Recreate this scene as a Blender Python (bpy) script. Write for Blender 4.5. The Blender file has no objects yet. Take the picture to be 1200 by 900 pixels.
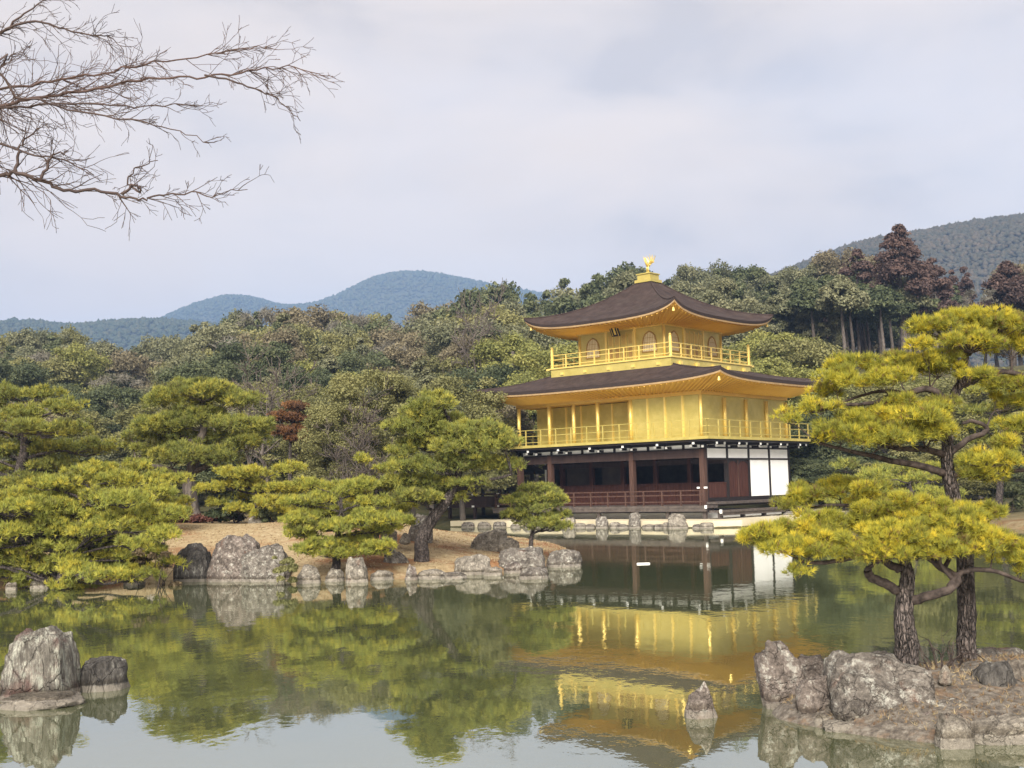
import bpy, bmesh, math, random
import numpy as np
from mathutils import Vector, Matrix, noise as mnoise

# ------------------------------------------------------------------ camera, world, sun, exposure
F_PX, PITCH, ROLL, CAM_H = 1396.65, 0.0882, 0.0246, 1.979
SUN_ELEV, SUN_AZ = math.radians(36), math.radians(-172)     # azimuth measured from +Y towards +X: behind the camera, a little to the left
sc = bpy.context.scene
C = sc.collection
cam = bpy.data.cameras.new('camera')
cam.sensor_width = 36.0
cam.lens = F_PX / 1200 * 36.0
cam.clip_start, cam.clip_end = 0.1, 12000
cam_o = bpy.data.objects.new('camera', cam)
cam_o.matrix_world = (Matrix.Translation((0, 0, CAM_H)) @ Matrix.Rotation(math.pi / 2 + PITCH, 4, 'X') @ Matrix.Rotation(-ROLL, 4, 'Z'))
C.objects.link(cam_o)
sc.camera = cam_o

w = bpy.data.worlds.new('World'); sc.world = w; w.use_nodes = True
nt = w.node_tree; N = nt.nodes; L = nt.links
for n in list(N): N.remove(n)
out = N.new('ShaderNodeOutputWorld'); bg = N.new('ShaderNodeBackground'); bg.inputs[1].default_value = 0.1
L.new(bg.outputs[0], out.inputs[0])
sky = N.new('ShaderNodeTexSky'); sky.sky_type = 'NISHITA'; sky.sun_disc = False
sky.sun_elevation = SUN_ELEV; sky.sun_rotation = SUN_AZ; sky.dust_density = 2.0
geo = N.new('ShaderNodeTexCoord')
mp = N.new('ShaderNodeMapping'); mp.inputs['Scale'].default_value = (1.0, 1.0, 2.6); mp.inputs['Location'].default_value = (0.35, 0.1, 0.0)
L.new(geo.outputs['Generated'], mp.inputs[0])
n1 = N.new('ShaderNodeTexNoise'); n1.inputs['Scale'].default_value = 4.2; n1.inputs['Detail'].default_value = 7; n1.inputs['Roughness'].default_value = 0.52
n1.inputs['Distortion'].default_value = 0.35
L.new(mp.outputs[0], n1.inputs[0])
rmp = N.new('ShaderNodeValToRGB'); e = rmp.color_ramp.elements
e[0].position = 0.34; e[0].color = (2.78, 2.36, 2.02, 1); e[1].position = 0.62; e[1].color = (3.88, 3.2, 2.58, 1)
em = e.new(0.47); em.color = (3.48, 2.91, 2.40, 1)
L.new(n1.outputs[0], rmp.inputs[0])
n2 = N.new('ShaderNodeTexNoise'); n2.inputs['Scale'].default_value = 1.6; n2.inputs['Detail'].default_value = 4
L.new(mp.outputs[0], n2.inputs[0])
r2 = N.new('ShaderNodeValToRGB'); r2.color_ramp.elements[0].position = 0.40; r2.color_ramp.elements[0].color = (.80, .80, .80, 1)
r2.color_ramp.elements[1].position = 0.65; r2.color_ramp.elements[1].color = (.97, .97, .97, 1)
L.new(n2.outputs[0], r2.inputs[0])
mx = N.new('ShaderNodeMixRGB'); L.new(r2.outputs[0], mx.inputs[0]); L.new(sky.outputs[0], mx.inputs[1]); L.new(rmp.outputs[0], mx.inputs[2])
L.new(mx.outputs[0], bg.inputs[0])

sun = bpy.data.lights.new('sun', 'SUN'); sun.energy = 3.1; sun.angle = math.radians(32); sun.color = (1.0, .95, .86)
sun_o = bpy.data.objects.new('sun', sun); C.objects.link(sun_o)
sd_ = Vector((math.sin(SUN_AZ) * math.cos(SUN_ELEV), math.cos(SUN_AZ) * math.cos(SUN_ELEV), math.sin(SUN_ELEV)))
sun_o.rotation_euler = sd_.to_track_quat('Z', 'Y').to_euler(); sun_o.location = (0, -20, 60)
vs = sc.view_settings; vs.view_transform = 'Standard'; vs.look = 'None'; vs.gamma = 1; vs.use_curve_mapping = False
vs.exposure = 1.57
cy = sc.cycles
cy.use_denoising = True; cy.max_bounces = 7; cy.diffuse_bounces = 5; cy.glossy_bounces = 3; cy.transparent_max_bounces = 6
cy.transmission_bounces = 2; cy.volume_bounces = 0

# ------------------------------------------------------------------ helpers
RNG = np.random.default_rng(7); R = random.Random(5)

def ray(px, py):
    du, dv = px - 600, py - 450
    u = du * math.cos(ROLL) - dv * math.sin(ROLL); v = du * math.sin(ROLL) + dv * math.cos(ROLL)
    xc, zc = u / F_PX, -v / F_PX; c, s = math.cos(PITCH), math.sin(PITCH)
    return xc, c - zc * s, s + zc * c

def at(px, py, Y):
    x, y, z = ray(px, py); k = Y / y
    return Vector((x * k, Y, CAM_H + z * k))

def at_z(px, py, z0=0.0):
    x, y, z = ray(px, py); k = (z0 - CAM_H) / z
    return Vector((x * k, y * k, z0))

def ss(a, b, x):
    t = np.clip((x - a) / (b - a), 0, 1); return t * t * (3 - 2 * t)

def tag(o, label=None, cat=None, group=None, kind=None):
    if label: o['label'] = label
    if cat: o['category'] = cat
    if group: o['group'] = group
    if kind: o['kind'] = kind
    return o

def empty(name, loc, label, cat, group=None, rz=0.0, size=0.3):
    o = bpy.data.objects.new(name, None); o.empty_display_size = size
    C.objects.link(o); o.location = loc; o.rotation_euler = (0, 0, rz)
    return tag(o, label, cat, group)

def link(name, me, mats, parent=None, smooth=False):
    o = bpy.data.objects.new(name, me); C.objects.link(o)
    for m in (mats if isinstance(mats, (list, tuple)) else [mats]): me.materials.append(m)
    if smooth:
        me.polygons.foreach_set('use_smooth', np.ones(len(me.polygons), bool))
    if parent: o.parent = parent
    return o

def np_mesh(name, V, Fc, tint=None):
    """V (n,3), Fc (m,k) equal-size faces"""
    me = bpy.data.meshes.new(name); V = np.asarray(V, np.float32); Fc = np.asarray(Fc, np.int32)
    m, k = Fc.shape
    me.vertices.add(len(V)); me.vertices.foreach_set('co', V.ravel())
    me.loops.add(m * k); me.loops.foreach_set('vertex_index', Fc.ravel())
    me.polygons.add(m); me.polygons.foreach_set('loop_start', np.arange(0, m * k, k, dtype=np.int32))
    me.update(calc_edges=True)
    if tint is not None:
        a = me.attributes.new('tint', 'FLOAT', 'POINT'); a.data.foreach_set('value', np.asarray(tint, np.float32))
    me.validate()
    return me

class MB:
    def __init__(s): s.v = []; s.f = []
    def add(s, vs, fs):
        b = len(s.v); s.v += [tuple(q) for q in vs]; s.f += [tuple(b + i for i in f) for f in fs]
    def box(s, a, b):
        (x0, y0, z0), (x1, y1, z1) = a, b
        x0, x1 = sorted((x0, x1)); y0, y1 = sorted((y0, y1)); z0, z1 = sorted((z0, z1))
        s.add([(x0, y0, z0), (x1, y0, z0), (x1, y1, z0), (x0, y1, z0), (x0, y0, z1), (x1, y0, z1), (x1, y1, z1), (x0, y1, z1)],
              [(0, 3, 2, 1), (4, 5, 6, 7), (0, 1, 5, 4), (1, 2, 6, 5), (2, 3, 7, 6), (3, 0, 4, 7)])
    def tube(s, pts, rad, n=6, cap=True):
        pts = [Vector(q) for q in pts]
        if not isinstance(rad, (list, tuple)): rad = [rad] * len(pts)
        rings = []; side = None
        for i, p in enumerate(pts):
            d = (pts[min(i + 1, len(pts) - 1)] - pts[max(i - 1, 0)])
            if d.length < 1e-9: d = Vector((0, 0, 1))
            d.normalize()
            if side is None:
                side = d.cross(Vector((0, 0, 1)));
                if side.length < .2: side = d.cross(Vector((1, 0, 0)))
            side = (side - d * side.dot(d)); side.normalize(); up = d.cross(side)
            rings.append([p + (side * math.cos(2 * math.pi * k / n) + up * math.sin(2 * math.pi * k / n)) * rad[i] for k in range(n)])
        vs = [q for r in rings for q in r]; fs = []
        for i in range(len(pts) - 1):
            for k in range(n):
                a, b = i * n + k, i * n + (k + 1) % n
                fs.append((a, b, b + n, a + n))
        if cap:
            fs.append(tuple(range(n - 1, -1, -1))); fs.append(tuple((len(pts) - 1) * n + k for k in range(n)))
        s.add(vs, fs)
    def build(s, name, mat, parent=None, smooth=False):
        me = bpy.data.meshes.new(name); me.from_pydata(s.v, [], s.f); me.update()
        return link(name, me, mat, parent, smooth)

# ------------------------------------------------------------------ materials
def new_mat(name):
    m = bpy.data.materials.new(name); m.use_nodes = True
    return m, m.node_tree.nodes, m.node_tree.links, m.node_tree.nodes['Principled BSDF']

def ramp(N, stops):
    r = N.new('ShaderNodeValToRGB'); el = r.color_ramp.elements
    el[0].position, el[0].color = stops[0][0], (*stops[0][1], 1); el[1].position, el[1].color = stops[-1][0], (*stops[-1][1], 1)
    for p, c in stops[1:-1]: q = el.new(p); q.color = (*c, 1)
    return r

def surf(name, stops, scale=3.0, rough=.8, bump=.0, bscale=None, stretch=(1, 1, 1), metallic=0.0, detail=8, coord='Object', spec=.3, bdist=.02, nrough=.6):
    m, N, L, b = new_mat(name)
    tc = N.new('ShaderNodeTexCoord'); mp = N.new('ShaderNodeMapping'); mp.inputs['Scale'].default_value = stretch
    L.new(tc.outputs[coord], mp.inputs[0])
    t = N.new('ShaderNodeTexNoise'); t.inputs['Scale'].default_value = scale; t.inputs['Detail'].default_value = detail; t.inputs['Roughness'].default_value = nrough
    L.new(mp.outputs[0], t.inputs[0])
    r = ramp(N, stops); L.new(t.outputs[0], r.inputs[0]); L.new(r.outputs[0], b.inputs['Base Color'])
    b.inputs['Roughness'].default_value = rough; b.inputs['Metallic'].default_value = metallic; b.inputs['Specular IOR Level'].default_value = spec
    if bump:
        t2 = N.new('ShaderNodeTexNoise'); t2.inputs['Scale'].default_value = bscale or scale * 4; t2.inputs['Detail'].default_value = 8
        L.new(mp.outputs[0], t2.inputs[0]); bp = N.new('ShaderNodeBump'); bp.inputs['Strength'].default_value = bump; bp.inputs['Distance'].default_value = bdist
        L.new(t2.outputs[0], bp.inputs['Height']); L.new(bp.outputs[0], b.inputs['Normal'])
    return m

def leafmat(name, stops, trans=.25, nscale=.5, namt=.45, rnd=.0):
    """leaf colour from the per-leaf tint, a slow patchy noise and a little per-tree variation"""
    m, N, L, b = new_mat(name)
    a = N.new('ShaderNodeAttribute'); a.attribute_name = 'tint'
    tc = N.new('ShaderNodeTexCoord'); t = N.new('ShaderNodeTexNoise'); t.inputs['Scale'].default_value = nscale; t.inputs['Detail'].default_value = 3
    L.new(tc.outputs['Object'], t.inputs[0])
    s1 = N.new('ShaderNodeMath'); s1.operation = 'MULTIPLY_ADD'; s1.inputs[1].default_value = namt * 2; s1.inputs[2].default_value = -namt
    L.new(t.outputs[0], s1.inputs[0])
    ad = N.new('ShaderNodeMath'); ad.operation = 'ADD'; L.new(a.outputs['Fac'], ad.inputs[0]); L.new(s1.outputs[0], ad.inputs[1])
    oi = N.new('ShaderNodeObjectInfo'); s2 = N.new('ShaderNodeMath'); s2.operation = 'MULTIPLY_ADD'; s2.inputs[1].default_value = rnd * 2; s2.inputs[2].default_value = -rnd
    L.new(oi.outputs['Random'], s2.inputs[0]); ad2 = N.new('ShaderNodeMath'); ad2.operation = 'ADD'; ad2.use_clamp = True
    L.new(ad.outputs[0], ad2.inputs[0]); L.new(s2.outputs[0], ad2.inputs[1])
    r = ramp(N, stops); L.new(ad2.outputs[0], r.inputs[0]); L.new(r.outputs[0], b.inputs['Base Color'])
    b.inputs['Roughness'].default_value = .6; b.inputs['Specular IOR Level'].default_value = .15
    tr = N.new('ShaderNodeBsdfTranslucent'); L.new(r.outputs[0], tr.inputs[0]); mix = N.new('ShaderNodeMixShader'); mix.inputs[0].default_value = trans
    L.new(b.outputs[0], mix.inputs[1]); L.new(tr.outputs[0], mix.inputs[2]); L.new(mix.outputs[0], N['Material Output'].inputs[0])
    return m

GOLD = surf('gold_leaf', [(.3, (.44, .36, .095)), (.5, (.50, .41, .118)), (.7, (.56, .46, .145))], 1.3, .42, .12, 9, metallic=.35, bdist=.01, spec=.4)
def leaf_squares(m):
    N, L = m.node_tree.nodes, m.node_tree.links; b = N['Principled BSDF']; src = b.inputs['Base Color'].links[0].from_socket
    tc = N.new('ShaderNodeTexCoord'); vo = N.new('ShaderNodeTexVoronoi'); vo.distance = 'CHEBYCHEV'; vo.inputs['Scale'].default_value = 5.5; vo.inputs['Randomness'].default_value = .25
    L.new(tc.outputs['Object'], vo.inputs['Vector']); sp = N.new('ShaderNodeSeparateColor'); L.new(vo.outputs['Color'], sp.inputs[0])
    r = ramp(N, [(0, (.94, .93, .90)), (1, (1.02, 1.02, 1.04))]); L.new(sp.outputs[0], r.inputs[0])
    mx = N.new('ShaderNodeMixRGB'); mx.blend_type = 'MULTIPLY'; mx.inputs[0].default_value = 1; L.new(src, mx.inputs[1]); L.new(r.outputs[0], mx.inputs[2]); L.new(mx.outputs[0], b.inputs['Base Color'])
    r2 = ramp(N, [(0, (.34, .34, .34)), (1, (.5, .5, .5))]); L.new(sp.outputs[1], r2.inputs[0]); L.new(r2.outputs[0], b.inputs['Roughness'])
leaf_squares(GOLD)
GOLD_D = surf('gold_leaf_bounce_tint', [(.3, (.60, .35, .065)), (.7, (.68, .43, .09))], 2.0, .4, .1, 9, metallic=.4, spec=.4)  # gold leaf under the eaves, orange of its bounced light put into the colour
GOLD_RAIL = surf('gold_rail', [(.3, (.70, .51, .135)), (.7, (.80, .62, .19))], 3.0, .38, metallic=.35, spec=.4)
SHINGLE = surf('cypress_bark_shingle', [(.34, (.028, .0185, .0165)), (.5, (.040, .0268, .024)), (.66, (.056, .039, .035))], 2.2, .85, .5, 18, bdist=.03, spec=.2)
def courses(m):
    N, L = m.node_tree.nodes, m.node_tree.links; b = N['Principled BSDF']
    tc = N.new('ShaderNodeTexCoord'); sp = N.new('ShaderNodeSeparateXYZ'); L.new(tc.outputs['Object'], sp.inputs[0])
    nz = N.new('ShaderNodeTexNoise'); nz.inputs['Scale'].default_value = 3; L.new(tc.outputs['Object'], nz.inputs[0])
    a = N.new('ShaderNodeMath'); a.operation = 'MULTIPLY_ADD'; a.inputs[1].default_value = .05; L.new(nz.outputs[0], a.inputs[0]); L.new(sp.outputs[2], a.inputs[2])
    k = N.new('ShaderNodeMath'); k.operation = 'MULTIPLY'; k.inputs[1].default_value = 19; L.new(a.outputs[0], k.inputs[0]); f = N.new('ShaderNodeMath'); f.operation = 'FRACT'; L.new(k.outputs[0], f.inputs[0])
    bp = N.new('ShaderNodeBump'); bp.inputs['Strength'].default_value = .6; bp.inputs['Distance'].default_value = .02; L.new(f.outputs[0], bp.inputs['Height'])
    L.new(b.inputs['Normal'].links[0].from_socket, bp.inputs['Normal']); L.new(bp.outputs[0], b.inputs['Normal'])
    src = b.inputs['Base Color'].links[0].from_socket
    n2 = N.new('ShaderNodeTexNoise'); n2.inputs['Scale'].default_value = .8; n2.inputs['Detail'].default_value = 9; n2.inputs['Roughness'].default_value = .75; L.new(tc.outputs['Object'], n2.inputs[0])
    r = ramp(N, [(.5, (0, 0, 0)), (.68, (.4, .4, .4))]); L.new(n2.outputs[0], r.inputs[0])
    mx = N.new('ShaderNodeMixRGB'); L.new(r.outputs[0], mx.inputs[0]); L.new(src, mx.inputs[1]); mx.inputs[2].default_value = (.068, .055, .046, 1); L.new(mx.outputs[0], b.inputs['Base Color'])
courses(SHINGLE)
BARKEDGE = surf('eave_edge_bark', [(.3, (.028, .02, .019)), (.7, (.055, .038, .034))], 6, .8, .3, 30, stretch=(1, 1, 6))
TRIM = surf('eave_trim_wood', [(.3, (.30, .20, .11)), (.7, (.42, .29, .15))], 4, .6)
DARKWOOD = surf('dark_timber', [(.3, (.028, .017, .015)), (.7, (.055, .034, .029))], 5, .6, .15, 30, stretch=(1, 1, .2))
REDWOOD = surf('red_brown_timber', [(.3, (.032, .012, .009)), (.5, (.054, .0195, .014)), (.72, (.086, .036, .025))], 4, .55, .2, 30, stretch=(4, 4, .3))
POSTWOOD = surf('post_timber', [(.3, (.045, .023, .017)), (.7, (.092, .05, .037))], 5, .6, .2, 30, stretch=(3, 3, .3))
DECKWOOD = surf('weathered_deck', [(.3, (.05, .04, .036)), (.7, (.11, .09, .078))], 5, .7, .2, 30)
BLACKTIM = surf('black_lacquered_frame', [(.3, (.014, .011, .011)), (.7, (.026, .02, .019))], 5, .5)
PLASTER = surf('white_plaster', [(.25, (.74, .74, .73)), (.6, (.83, .83, .82)), (.8, (.86, .86, .85))], .9, .85, .06, 30)
WHITEPAINT = surf('white_end_paint', [(.3, (.78, .78, .76)), (.7, (.85, .85, .83))], 8, .6)
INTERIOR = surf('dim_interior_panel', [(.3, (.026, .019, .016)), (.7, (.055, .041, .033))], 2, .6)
STONE_P = surf('cut_stone', [(.3, (.26, .23, .18)), (.5, (.37, .33, .26)), (.7, (.46, .42, .34))], 2.5, .9, .4, 14)
SAND = surf('raked_sand', [(.3, (.43, .37, .25)), (.7, (.54, .48, .35))], 1.2, .95, .2, 40)

def rockmat(name, dark, mid, lichen, rust=(.14, .06, .035), lich=.56, rusta=.68, streak=1.0):
    m, N, L, b = new_mat(name)
    tc = N.new('ShaderNodeTexCoord'); oi = N.new('ShaderNodeObjectInfo')
    off = N.new('ShaderNodeVectorMath'); off.operation = 'ADD'
    sc_ = N.new('ShaderNodeMath'); sc_.operation = 'MULTIPLY'; sc_.inputs[1].default_value = 37; L.new(oi.outputs['Random'], sc_.inputs[0])
    L.new(tc.outputs['Object'], off.inputs[0]); L.new(sc_.outputs[0], off.inputs[1])
    mp = N.new('ShaderNodeMapping'); mp.inputs['Scale'].default_value = (1, 1, streak); L.new(off.outputs[0], mp.inputs[0])
    def nz(scale, det=8, rg=.6, src=mp):
        t = N.new('ShaderNodeTexNoise'); t.inputs['Scale'].default_value = scale; t.inputs['Detail'].default_value = det; t.inputs['Roughness'].default_value = rg
        L.new(src.outputs[0], t.inputs[0]); return t
    base = ramp(N, [(.36, dark), (.5, mid), (.64, tuple(min(1, c * 1.6) for c in mid))]); L.new(nz(4.5, 12, .78).outputs[0], base.inputs[0])
    lm = ramp(N, [(lich, (0, 0, 0)), (lich + .07, (1, 1, 1))]); L.new(nz(9, 12, .8).outputs[0], lm.inputs[0])
    m1 = N.new('ShaderNodeMixRGB'); L.new(lm.outputs[0], m1.inputs[0]); L.new(base.outputs[0], m1.inputs[1]); m1.inputs[2].default_value = (*lichen, 1)
    rm = ramp(N, [(rusta - .06, (0, 0, 0)), (rusta + .06, (.85, .85, .85))]); L.new(nz(2.1, 6, .6, off).outputs[0], rm.inputs[0])
    m2 = N.new('ShaderNodeMixRGB'); L.new(rm.outputs[0], m2.inputs[0]); L.new(m1.outputs[0], m2.inputs[1]); m2.inputs[2].default_value = (*rust, 1)
    # dark cracks / pits
    fg = ramp(N, [(.36, (.42, .41, .40)), (.5, (1, 1, 1)), (.63, (1.55, 1.55, 1.5))]); L.new(nz(26, 12, .85).outputs[0], fg.inputs[0])
    mf = N.new('ShaderNodeMixRGB'); mf.blend_type = 'MULTIPLY'; mf.inputs[0].default_value = 1; L.new(m2.outputs[0], mf.inputs[1]); L.new(fg.outputs[0], mf.inputs[2]); m2 = mf
    vo = N.new('ShaderNodeTexVoronoi'); vo.feature = 'DISTANCE_TO_EDGE'; vo.inputs['Scale'].default_value = 4.0
    wn = nz(5, 4, .6); wm = N.new('ShaderNodeMixRGB'); wm.blend_type = 'ADD'; wm.inputs[0].default_value = .35
    L.new(off.outputs[0], wm.inputs[1]); L.new(wn.outputs[1], wm.inputs[2]); L.new(wm.outputs[0], vo.inputs['Vector'])
    cr = ramp(N, [(.0, (.45, .45, .45)), (.045, (1, 1, 1))]); L.new(vo.outputs['Distance'], cr.inputs[0])
    m3 = N.new('ShaderNodeMixRGB'); m3.blend_type = 'MULTIPLY'; m3.inputs[0].default_value = .35; L.new(m2.outputs[0], m3.inputs[1]); L.new(cr.outputs[0], m3.inputs[2])
    # pale lime scum left by the pond at its waterline
    gp = N.new('ShaderNodeNewGeometry'); sx = N.new('ShaderNodeSeparateXYZ'); L.new(gp.outputs['Position'], sx.inputs[0])
    wz = N.new('ShaderNodeMath'); wz.operation = 'MULTIPLY_ADD'; wz.inputs[1].default_value = -.11; L.new(nz(5, 8, .75, off).outputs[0], wz.inputs[0]); L.new(sx.outputs[2], wz.inputs[2]); wl = ramp(N, [(.0, (.65, .65, .65)), (.002, (.45, .45, .45)), (.014, (0, 0, 0))]); L.new(wz.outputs[0], wl.inputs[0])
    m4 = N.new('ShaderNodeMixRGB'); L.new(wl.outputs[0], m4.inputs[0]); L.new(m3.outputs[0], m4.inputs[1]); m4.inputs[2].default_value = (.23, .205, .17, 1)
    wt = ramp(N, [(.0, (1, 1, 1)), (.045, (1, 1, 1)), (.05, (.5, .48, .45)), (.085, (.62, .6, .57)), (.12, (1, 1, 1))]); wn2 = N.new('ShaderNodeMath'); wn2.operation = 'MULTIPLY_ADD'; wn2.inputs[1].default_value = -.05; L.new(nz(7, 6, .7).outputs[0], wn2.inputs[0]); L.new(sx.outputs[2], wn2.inputs[2]); L.new(wn2.outputs[0], wt.inputs[0])
    m5 = N.new('ShaderNodeMixRGB'); m5.blend_type = 'MULTIPLY'; m5.inputs[0].default_value = 1; L.new(m4.outputs[0], m5.inputs[1]); L.new(wt.outputs[0], m5.inputs[2])
    L.new(m5.outputs[0], b.inputs['Base Color']); b.inputs['Roughness'].default_value = .9; b.inputs['Specular IOR Level'].default_value = .2
    bp = N.new('ShaderNodeBump'); bp.inputs['Strength'].default_value = 1; bp.inputs['Distance'].default_value = .06
    hm = N.new('ShaderNodeMath'); hm.operation = 'MULTIPLY'; L.new(nz(14, 10, .7).outputs[0], hm.inputs[0]); L.new(cr.outputs[0], hm.inputs[1])
    L.new(hm.outputs[0], bp.inputs['Height']); L.new(bp.outputs[0], b.inputs['Normal'])
    return m

ROCK = rockmat('lichen_rock', (.066, .057, .05), (.15, .132, .115), (.36, .35, .31), lich=.53)
ROCK_D = rockmat('dark_rock', (.035, .032, .03), (.075, .069, .063), (.27, .265, .24), lich=.56, streak=.35)
ROCK_R = rockmat('brown_rock', (.066, .054, .047), (.155, .128, .112), (.37, .35, .31), lich=.53, rusta=.66)
ROCK_P = rockmat('pale_rock', (.10, .087, .072), (.205, .182, .152), (.39, .37, .32), lich=.56, rusta=.72)
ROCK_G = rockmat('streaked_rock', (.06, .053, .046), (.14, .128, .11), (.33, .33, .28), rust=(.13, .075, .067), lich=.51, rusta=.56, streak=.3)
BARK = surf('pine_bark', [(.38, (.034, .028, .025)), (.5, (.105, .085, .076)), (.62, (.21, .175, .16))], 13, .9, 1.0, 16, stretch=(1.4, 1.4, .45), bdist=.09, nrough=.8)
def plates(m, scale=30, dark=.34):
    N, L = m.node_tree.nodes, m.node_tree.links; b = N['Principled BSDF']; src = b.inputs['Base Color'].links[0].from_socket
    tc = N.new('ShaderNodeTexCoord'); mp = N.new('ShaderNodeMapping'); mp.inputs['Scale'].default_value = (1.2, 1.2, .38); L.new(tc.outputs['Object'], mp.inputs[0])
    nz = N.new('ShaderNodeTexNoise'); nz.inputs['Scale'].default_value = 8; nz.inputs['Detail'].default_value = 5; L.new(mp.outputs[0], nz.inputs[0])
    ad = N.new('ShaderNodeMixRGB'); ad.blend_type = 'ADD'; ad.inputs[0].default_value = .09; L.new(mp.outputs[0], ad.inputs[1]); L.new(nz.outputs[1], ad.inputs[2])
    vo = N.new('ShaderNodeTexVoronoi'); vo.feature = 'DISTANCE_TO_EDGE'; vo.inputs['Scale'].default_value = scale; L.new(ad.outputs[0], vo.inputs['Vector'])
    r = ramp(N, [(0, (dark, dark, dark)), (.10, (.75, .75, .75)), (.3, (1.15, 1.12, 1.1))]); L.new(vo.outputs['Distance'], r.inputs[0])
    mx = N.new('ShaderNodeMixRGB'); mx.blend_type = 'MULTIPLY'; mx.inputs[0].default_value = .75; L.new(src, mx.inputs[1]); L.new(r.outputs[0], mx.inputs[2]); L.new(mx.outputs[0], b.inputs['Base Color'])
    bp = N.new('ShaderNodeBump'); bp.inputs['Strength'].default_value = 1; bp.inputs['Distance'].default_value = .05; L.new(r.outputs[0], bp.inputs['Height'])
    L.new(b.inputs['Normal'].links[0].from_socket, bp.inputs['Normal']); L.new(bp.outputs[0], b.inputs['Normal'])
plates(BARK)
BARK_D = surf('dark_branch_bark', [(.34, (.018, .013, .011)), (.66, (.085, .064, .055))], 14, .9, .8, 30, bdist=.01)
BARK_P = surf('pale_bark', [(.38, (.045, .036, .03)), (.62, (.145, .12, .103))], 7, .9, .5, 12, stretch=(1.5, 1.5, .4))
BARK_F = surf('forest_bark', [(.3, (.06, .05, .043)), (.7, (.13, .11, .093))], 2, .9)
TWIG = surf('bare_twig', [(.3, (.045, .032, .03)), (.7, (.09, .065, .058))], 4, .8)
TWIG_R = surf('reddish_branch', [(.3, (.06, .043, .039)), (.55, (.095, .06, .051)), (.7, (.06, .047, .044))], 4, .8)

# ------------------------------------------------------------------ terrain
U0 = Vector((9.304, 58.811, 0)); AL = .8516
def P2W(u, v, z=0.0):
    return Vector((U0.x - u * math.sin(AL) + v * math.cos(AL), U0.y + u * math.cos(AL) + v * math.sin(AL), z))
def W2P(x, y):
    dx, dy = x - U0.x, y - U0.y
    return -dx * math.sin(AL) + dy * math.cos(AL), dx * math.cos(AL) + dy * math.sin(AL)

shore = [at_z(*q) for q in [(-420, 702), (-200, 696), (-90, 691), (0, 690), (90, 688), (150, 680), (200, 680), (330, 681), (420, 681), (500, 677), (560, 673), (620, 669), (655, 661), (680, 654)]]
shore += [at_z(672, 645), at_z(630, 637), at_z(590, 631), at_z(530, 627)]
shore += [P2W(19, -2.2), P2W(13.5, -3.3), P2W(8, -3.45), P2W(3, -3.4), P2W(-2.6, -3.5), P2W(-3.6, -2.4), P2W(-3.7, 2), P2W(-3.4, 9)]
shore += [at_z(1060, 611), at_z(1130, 616), at_z(1220, 622), at_z(1350, 634)]
shore += [Vector(q + (0,)) for q in [(32, 30), (24, 12), (13, 3.5), (5, 2.6), (0, 2.8), (-3.5, 4), (-5.8, 6.2), (-9, 9.2), (-14, 13), (-22, 20)]]
PX = np.array([(q.x, q.y) for q in shore])

def pond_sd(x, y):
    """signed distance to the pond outline, positive on land"""
    p = np.stack([np.ravel(x), np.ravel(y)], 1); best = np.full(len(p), 1e9); inside = np.zeros(len(p), bool)
    for i in range(len(PX)):
        a, b = PX[i], PX[(i + 1) % len(PX)]; ab = b - a
        t = np.clip(((p - a) @ ab) / (ab @ ab), 0, 1); best = np.minimum(best, np.hypot(*(p - a - t[:, None] * ab).T))
        c = (a[1] > p[:, 1]) != (b[1] > p[:, 1])
        with np.errstate(divide='ignore', invalid='ignore'):
            xi = a[0] + (p[:, 1] - a[1]) / (b[1] - a[1] if b[1] != a[1] else 1e-9) * ab[0]
        inside ^= c & (p[:, 0] < xi)
    return np.where(inside, -best, best).reshape(np.shape(x))

def ground(x, y):
    x = np.asarray(x, float); y = np.asarray(y, float)
    s = pond_sd(x, y)
    u, v = W2P(x, y)
    yard = ss(-9, -5, u) * ss(24, 20, u) * ss(-6, -4, v) * ss(22, 14, v)
    z = np.where(s < 0, -0.8 * ss(0, 1.4, -s), .24 * ss(0, .7, s))
    left = ss(8, 2, x) * ss(20, 24, y)
    rise = (.28 + .62 * left) * ss(.3, 8, s) * (1 - yard) + yard * (.05 * ss(.5, 3, s))
    z = z + rise
    und = .06 * np.sin(x * .9 + .4 * y) * np.sin(y * .7 - .3 * x) * ss(.8, 4, s) * (1 - yard)
    hill = 12 * ss(76, 114, y) * ss(4, 30, x) + 3.0 * ss(62, 130, y) * ss(20, -5, x) + 14 * ss(115, 300, y) * ss(900, 500, y) * ss(-400, -60, x)
    return z + und + np.where(s > 0, hill, 0)

def gz(x, y): return float(ground(np.array([x]), np.array([y]))[0])

rad = np.concatenate([np.linspace(.5, 20, 60), np.linspace(20.2, 62, 210), 62.5 * (5200 / 62.5) ** np.linspace(0, 1, 80)])
ang = np.concatenate([np.radians(np.linspace(-40, 40, 360)), np.radians(np.linspace(43, 317, 92))])
A_, Rr = np.meshgrid(ang, rad)
X = Rr * np.sin(A_); Y = Rr * np.cos(A_); Z = ground(X, Y)
nr, na = X.shape
V = np.stack([X.ravel(), Y.ravel(), Z.ravel()], 1)
ii, jj = np.meshgrid(np.arange(nr - 1), np.arange(na), indexing='ij'); jn = (jj + 1) % na
Fq = np.stack([ii * na + jj, (ii + 1) * na + jj, (ii + 1) * na + jn, ii * na + jn], -1).reshape(-1, 4)[:, ::-1]

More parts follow.
